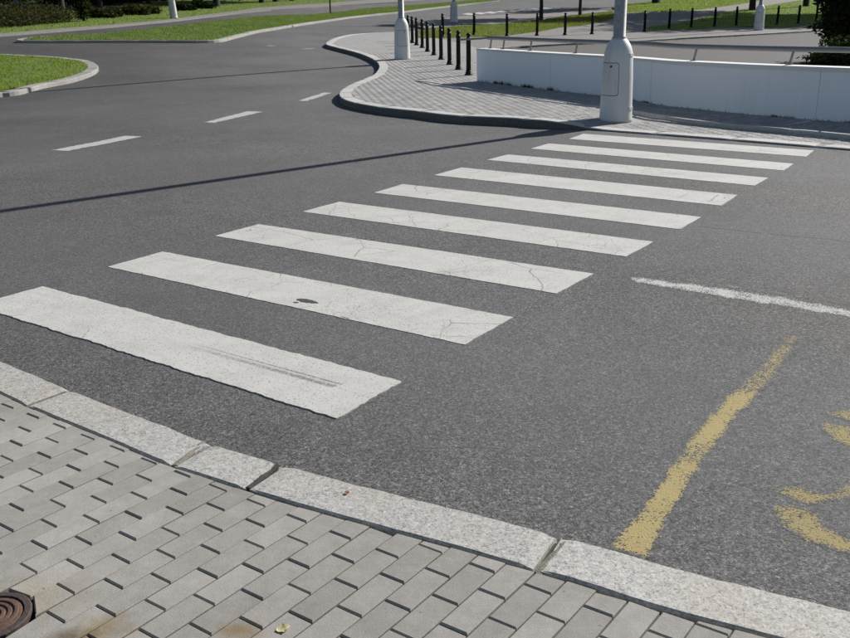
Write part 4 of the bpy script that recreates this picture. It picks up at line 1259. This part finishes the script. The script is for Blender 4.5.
# ------------------------------------------------------------------ plants
def crown_mesh(name, blobs, n, leaf, seed, flat=.6, shell=.5):
    """leaf sprays filling lumpy volumes; blobs = (x, y, z, rx, ry, rz, weight)"""
    rng = np.random.default_rng(seed)
    W = np.array([b[6] for b in blobs], float); W /= W.sum()
    cnt = rng.multinomial(n, W); Vs = []
    for b, k in zip(blobs, cnt):
        d = rng.normal(size=(k, 3)); d /= np.linalg.norm(d, axis=1)[:, None]
        r = shell + (1 - shell) * rng.random(k)
        # uneven skin: lumps and hollows
        lump = 1 + .22 * np.sin(d[:, 0] * 5 + seed) * np.sin(d[:, 1] * 6 + 2) + .15 * np.sin(d[:, 2] * 9 + seed * 2) + rng.normal(0, .07, k)
        c = np.array(b[:3]) + d * (r * lump)[:, None] * np.array(b[3:6])
        a1 = rng.normal(size=(k, 3)); a1[:, 2] *= flat; a1 /= np.linalg.norm(a1, axis=1)[:, None]
        a2 = np.cross(a1, rng.normal(size=(k, 3))); a2 /= np.linalg.norm(a2, axis=1)[:, None]
        s = leaf * rng.uniform(.5, 1.4, k)[:, None]
        q = np.stack([c - a1 * s, c + a2 * s * .42, c + a1 * s, c - a2 * s * .42], 1)
        Vs.append(q.reshape(-1, 3))
    V = np.concatenate(Vs)
    return mesh_np(name, V, np.arange(len(V)).reshape(-1, 4), 4)


def trunk_geo(h, r, seed, limbs=5, spread=1.6, lean=.03, first=.45):
    rnd = random.Random(seed); parts = []
    pts = [(rnd.uniform(-.5, .5) * lean * h * t + 0, rnd.uniform(-.5, .5) * lean * h * t, h * t - (.25 if t == 0 else 0)) for t in (0, .15, .35, .55, .78, 1)]
    parts.append(tube(pts, [r * 1.35, r * 1.02, r * .9, r * .75, r * .5, r * .2], 9))
    for k in range(limbs):
        t = first + (.95 - first) * (k + .5) / limbs; a = k * 2.4 + rnd.uniform(-.4, .4); z0 = h * t; l = spread * rnd.uniform(.7, 1.15)
        parts.append(tube([(0, 0, z0), (math.cos(a) * l * .5, math.sin(a) * l * .5, z0 + l * .35), (math.cos(a) * l, math.sin(a) * l, z0 + l * .85)], [r * .42, r * .28, r * .08], 6))
    return join(parts)


def tree(loc, h, cr, label, mat, seed, n=3200, leaf=.16, r=.13, base=2.6, group=None, name='tree', sink=0):
    root = empty(name, (loc[0], loc[1], T(*loc) + .08 - sink), random.Random(seed).uniform(0, 6))
    V, Fq = trunk_geo(h * .85, r, seed, spread=cr * .8, first=base / h)
    link('trunk', mesh('trunk', V, Fq, True), M['bark'], root)
    rnd = random.Random(seed + 50); blobs = []
    for k in range(9):
        a = k * 2.4; rr = cr * rnd.uniform(.25, .75); z = base + (h - base) * rnd.uniform(.15, .85)
        s = cr * rnd.uniform(.38, .6); blobs.append((math.cos(a) * rr, math.sin(a) * rr, z, s, s, s * .75, s))
    blobs.append((0, 0, base + (h - base) * .6, cr * .6, cr * .6, (h - base) * .4, cr))
    link('crown', crown_mesh('crown', blobs, n, leaf, seed), mat, root)
    return tag(root, label, 'tree', group)


def bush(name, loc, blobs, label, cat, mat, n, leaf, seed, group=None, stems=4, sh=.5):
    root = empty(name, (loc[0], loc[1], T(*loc) + .06))
    link('foliage', crown_mesh('foliage', blobs, n, leaf, seed, shell=sh), mat, root)
    rnd = random.Random(seed)
    top = max(b[2] for b in blobs)
    for k in range(stems):
        b = blobs[rnd.randrange(len(blobs))]
        x0, y0 = b[0] * .6 + rnd.uniform(-.1, .1), b[1] * .6 + rnd.uniform(-.1, .1)
        link('stem', mesh('stem', *tube([(x0, y0, -.2), (x0 + rnd.uniform(-.1, .1), y0, top * .4), (b[0], b[1], b[2] + b[5] * .4)], [.05, .035, .012], 6)), M['bark'], root)
    return tag(root, label, cat, group)


# right-hand side: the dark yew behind the wall, a low bush, street trees on the lawn
yx, yy = D['yew']
bush('yew_tree', (yx, yy), [(0, 0, 1.1, 1.1, 1.1, 1.1, 1.3), (-.35, -.3, 1.0, .8, .8, .55, .9), (.2, 0, 2.2, 1.15, 1.15, 1.3, 1.6), (0, .1, 3.5, .9, .9, 1.2, 1), (-.5, .0, 1.7, .7, .7, .5, .7), (-.3, 0, .7, .55, .5, .5, .5), (1.3, .2, 1.5, 1, 1, 1.5, 1)],
     'dark dense yew tree rising behind the low wall at the right edge', 'tree', M['leaf_yew'], 16000, .085, 5, sh=.25)
bx_, by_ = D['lowbush']
bush('bush', (bx_, by_), [(0, 0, .32, .75, .55, .42, 1), (.7, .0, .4, .8, .6, .5, 1.1), (-.45, 0, .22, .45, .4, .28, .5), (1.6, 0, .45, .8, .6, .5, 1)],
     'low dark spreading bush just behind the top of the white wall', 'bush', M['leaf_dark'], 6000, .05, 6, sh=.3)
tl = ['thin dark tree trunk on the grass left of the big lamp post', 'dark tree trunk on the grass close left of the big lamp post pole', 'dark tree trunk standing on the far sunlit grass right of the big lamp', 'tree trunk rising behind the far right lamp post',
      'tree trunk on the shaded grass near the dark yew']
for i, (p, hh, cr) in enumerate(zip(D['trunks_r'], (7.0, 8, 9, 14, 14), (1.8, 2.6, 3.6, 4.6, 4.6))):
    tree(p, hh, cr, tl[i], M['leaf_mid'], 40 + i, r=(.11, .10, .3, .19, .2)[i], base=(4.2, 3.6, 3.6, 6, 6)[i], leaf=.22, group='street trees on the right-hand lawns', n=3000 if i < 3 else 9000)
for i, (x, y, hh, cr) in enumerate(((27.2, 59.5, 14, 4.6), (31.5, 60, 14, 4.8), (34.5, 66, 14, 4.6), (37.5, 69, 14, 4.6), (33.2, 63.5, 14, 4.4))):
    tree((x, y), hh, cr, 'leafy shade tree on the lawn beyond the dark yew', M['leaf_mid'], 60 + i, r=.2, base=6, leaf=.26, n=9000, group='shade trees beyond the yew')

# left-hand side: hedge, columnar bush, shrubs and the dark wood behind
hb = []
hx0, hy0 = D['hedge'][0]
hl = resample(extend(D['hedge'], 8, 0), .55)
rnd = random.Random(9)
for k, (x, y) in enumerate(hl):
    s = rnd.uniform(.5, .75)
    zz = T(x, y) - T(hx0, hy0)
    hb.append((x - hx0 - .45, y - hy0 + .2, zz + .42, .62, .6, s * .85, 1)); hb.append((x - hx0 - 1.1, y - hy0 + .4, zz + .5, .6, .6, s, .8))
bush('hedge', (hx0, hy0), hb, 'loose autumn-tinged hedge along the grass verge at top left', 'hedge', M['leaf_autumn'], 26000, .05, 12, stems=16, sh=.35)
bx0, by0 = D['bush'][0]
bush('columnar_bush', (bx0 - .3, by0 + .5), [(0, 0, .8, .42, .45, .8, 1), (.05, 0, 1.7, .45, .45, .8, 1), (0, 0, 2.5, .35, .4, .7, .8)], 'dark upright columnar bush at the end of the hedge', 'bush', M['leaf_dark'], 5500, .08, 13)
sl = ['low greyish shrub just right of the columnar bush', 'small dark shrub in the gap before the yellowish one', 'yellowish rounded shrub under the dark trees', 'grey-brown shrub right of the yellowish one', 'dark shrub beside the leaning lamp post', 'dark small shrub right of the leaning lamp post']
for i, (p, s, m_) in enumerate(zip(D['shrubs'], (.55, .5, .6, .55, .5, .6), ('leaf_autumn', 'leaf_dark', 'leaf_autumn', 'leaf_mid', 'leaf_dark', 'leaf_dark'))):
    bush('shrub', (p[0] - .4, p[1] + .8), [(0, 0, s * .45, s, s * .8, s * .6, 1), (s * .8, .2, s * .35, s * .7, s * .6, s * .5, .7), (-s * .7, .1, s * .5, s * .7, s * .7, s * .55, .7)], sl[i], 'shrub', M[m_], 1800, .09, 70 + i, 'shrubs under the trees')
ll = ['thick dark trunk at the roadside wood edge right of the leaning lamp', 'dark trunk farther along the wood edge', 'slender dark trunk beside a thicker one at the wood edge', 'last dark trunk at the right end of the wood', 'thin trunk inside the wood edge', 'dark trunk right behind the leaning lamp post']
for i, (p, rr) in enumerate(zip(D['trunks_l'], (.22, .2, .22, .2, .1, .16))):
    tree((p[0], p[1]), 8.5, 3.0, ll[i], M['leaf_dark'], 80 + i, r=rr, base=2.6, leaf=.22, n=2600, group='trees at the edge of the dark wood')
wt = []
rng = random.Random(77)
for k in range(9):
    f = k / 8
    wt.append((-24.5 + f * 9 + rng.uniform(-.7, .7), 40 + f * 44 + rng.uniform(-2, 2)))
for i, (x, y) in enumerate(wt):
    tree((x - 1.5, y + 3), 8 + rng.uniform(-1, 1), 3.2, 'dark bushy tree of the wood behind the hedge', M['leaf_dark'], 100 + i, r=.17, base=1.6, leaf=.24, n=3200, group='bushy trees of the wood')
blobs = []
for k in range(70):
    f = rng.random(); x = -31 + f * 13 + rng.uniform(-4, 1); y = 44 + f * 52 + rng.uniform(0, 8)
    z = T(x, y)
    blobs.append((x, y, z + rng.uniform(.6, 5), 2.2, 2.2, 2.0, 1))
for k in range(26):
    x = -30 + 8 * k / 25 + rng.uniform(-1, 1); y = 45 + rng.uniform(0, 6) + k * .25
    blobs.append((x, y, T(x, y) + rng.uniform(.3, 4.5), 1.8, 1.8, 1.8, 1))
wood = link('woodland', crown_mesh('woodland', blobs, 46000, .3, 31, shell=.3), M['leaf_dark'])
tag(wood, 'dark mass of trees closing the view at top left', kind='stuff')
blobs = []
for k in range(60):
    x = -20 + 90 * k / 59 + rng.uniform(-2, 2); y = 128 + rng.uniform(-6, 8)
    blobs.append((x, y, T(x, y) + rng.uniform(1, 6), 4.5, 4, 4, 1))
wood = link('far_woodland', crown_mesh('far_woodland', blobs, 16000, .6, 32, shell=.3), M['leaf_mid'])
tag(wood, 'far-off trees beyond the roads', kind='stuff')

# signpost on the long island
sx_, sy_ = D['sign'][0]
sp = empty('sign_post', (sx_, sy_, T(sx_, sy_) + .1)); tag(sp, 'thin dark sign post standing on the long grass island', 'sign post')
link('pole', mesh('pole', *tube([(0, 0, -.2), (0, 0, 2.6)], .05, 8)), M['iron'], sp)
v, f = lathe([(.01, 0), (.3, 0), (.3, .02), (.01, .02)], 24)
o = link('sign_plate', mesh('sign_plate', v, f), M['pole'], sp, (0, -.07, 2.35)); o.rotation_euler = (math.pi / 2, 0, 0)

# ------------------------------------------------------------------ small things
mh = empty('utility_cover', (mh_c.x, mh_c.y, .035)); tag(mh, 'round rusty iron utility cover set in the near paving', 'manhole cover')
V, Fq = lathe([(mh_r - .004, -.04), (mh_r, .001), (mh_r - .006, .004), (mh_r * .80, .004), (mh_r * .78, -.004), (mh_r * .78, -.04)], 8, False)
V8 = lathe([(mh_r * 1.0, -.04), (mh_r * 1.0, .001), (mh_r * .965, .004), (mh_r * .82, .004), (mh_r * .80, -.006), (mh_r * .80, -.04)], 24, False)
link('frame', mesh('frame', *V8), M['rust_dark'], mh)
pr = [(.001, .003)]
R_ = mh_r * .785
for k in range(4):
    r0 = R_ * (.2 + .2 * k)
    pr += [(r0 - .006, .003), (r0 - .004, .007), (r0 + .004, .007), (r0 + .006, .003)]
pr += [(R_ - .004, .002), (R_, -.002), (R_, -.03)]
V, Fq = lathe(pr, 32, False); link('lid', mesh('lid', V, Fq), M['rust'], mh)


def leaf_obj(name, p, z, size, mat, label, rz):
    V = []; Fq = []
    prof = [0, .55, .9, 1, .85, .5, 0]
    n = len(prof)
    for i, w in enumerate(prof):
        t = i / (n - 1) - .5
        curl = .05 * math.sin(t * 5) + .12 * abs(t) ** 2
        for j in (-1, 0, 1):
            jag = 1 + (.18 if i % 2 else -.12)
            V.append((t * size, j * w * size * .38 * jag, size * (curl + .07 * abs(j) * w) + .002))
    for i in range(n - 1):
        for j in range(2):
            Fq.append([i * 3 + j, (i + 1) * 3 + j, (i + 1) * 3 + j + 1, i * 3 + j + 1])
    b = len(V)
    V += [(x, y, zz - .0006) for x, y, zz in V]
    Fq += [[q + b for q in f[::-1]] for f in Fq]
    o = link(name, mesh(name, V, Fq), mat, None, (p[0], p[1], z)); o.rotation_euler = (.08, -.05, rz)
    return tag(o, label, 'leaf')


leaf_obj('fallen_leaf', D['leaf'][0], .037, .04, M['yellow_leaf'], 'small pale yellow fallen leaf on the near paving stones', .3)
leaf_obj('fallen_leaf', D['leaf'][1], .041, .022, M['brown_leaf'], 'tiny brown fallen leaf on the long granite kerb stone', 1.2)

# weeds along the foot of the wall, leaf litter by the parking kerb and on the sunlit grass
rng = np.random.default_rng(5)
tri = []
for k in range(900):
    t = rng.uniform(0, 9.5) if rng.random() < .35 else rng.choice([.8, 1.0, 1.25, 1.9, 2.1, 2.8, 5.2, 5.5, 8.0, 8.2, 9.1]) + rng.normal(0, .06)
    p, nn = along(wall_line, wd_, max(0, t)); q = p - nn * rng.uniform(.0, .035); z = h_strip(q.x, q.y) - .01
    h = rng.uniform(.015, .075) * (1.3 if t < 3 else .7); a = rng.uniform(0, 6.28); w = .006
    l = rng.uniform(-.5, .5, 2) * h
    tri += [(q.x - math.cos(a) * w, q.y - math.sin(a) * w, z), (q.x + math.cos(a) * w, q.y + math.sin(a) * w, z), (q.x + l[0], q.y - abs(l[1]), z + h)]
o = link('weeds', mesh_np('weeds', np.array(tri), np.arange(len(tri)).reshape(-1, 3), 3), M['weed']); tag(o, 'small weeds growing along the foot of the white wall', kind='stuff')


def litter(name, pts, zf, s, label, seed):
    r = np.random.default_rng(seed); V = []
    for x, y in pts:
        a = r.uniform(0, 6.28); e = r.uniform(.5, 1.3) * s; c, s_ = math.cos(a) * e, math.sin(a) * e; z = zf(x, y)
        V += [(x - c, y - s_, z + r.uniform(.002, .015)), (x + s_ * .5, y - c * .5, z + .008), (x + c, y + s_, z + r.uniform(.004, .03)), (x - s_ * .5, y + c * .5, z + .012)]
    o = link(name, mesh_np(name, np.array(V), np.arange(len(V)).reshape(-1, 4), 4), M['litter']); tag(o, label, kind='stuff')


pts = []
for k in range(700):
    i = rng.integers(0, len(pk) - 1); q = Vector(pk[i]).lerp(Vector(pk[i + 1]), rng.random()); pts.append((q.x + rng.normal(0, .12) + .15, q.y - abs(rng.normal(0, .2)) - .03))
litter('leaf_litter', pts, lambda x, y: T(x, y) + .04, .05, 'brown leaf litter in the gutter of the parking area', 3)
pts = [(9.8 + rng.normal(0, 1.2), 52.5 + rng.normal(0, 2.2)) for k in range(700)]
pts = [p for p in pts if pip([p], D['lawn_mid'])[0]]
litter('leaf_litter', pts, lambda x, y: T(x, y) + .19, .07, 'autumn leaves scattered over the grass left of the big lamp post', 4)

# grit and small stones along the near gutter
rng = np.random.default_rng(12)
V, Fq = [], []
for k in range(900):
    i = rng.integers(10, len(near_out) - 30); t = Vector(near_out[i + 1]) - Vector(near_out[i]); nn = Vector((-t.y, t.x)).normalized()
    q = Vector(near_out[i]).lerp(Vector(near_out[i + 1]), rng.random()) + nn * (.004 + abs(rng.normal(0, .03)))
    r = rng.uniform(.0012, .0035); b = len(V); a = rng.uniform(0, 6.28)
    for j in range(4): V.append((q.x + math.cos(a + j * 1.57) * r * rng.uniform(.7, 1.2), q.y + math.sin(a + j * 1.57) * r * rng.uniform(.7, 1.2), -.0005))
    V.append((q.x, q.y, r * rng.uniform(.7, 1.3)))
    Fq += [[b + j, b + (j + 1) % 4, b + 4] for j in range(4)]
tag(link('gutter_grit', mesh('gutter_grit', V, Fq), M['grit']), 'loose dark grit along the edge of the near granite kerb', kind='stuff')
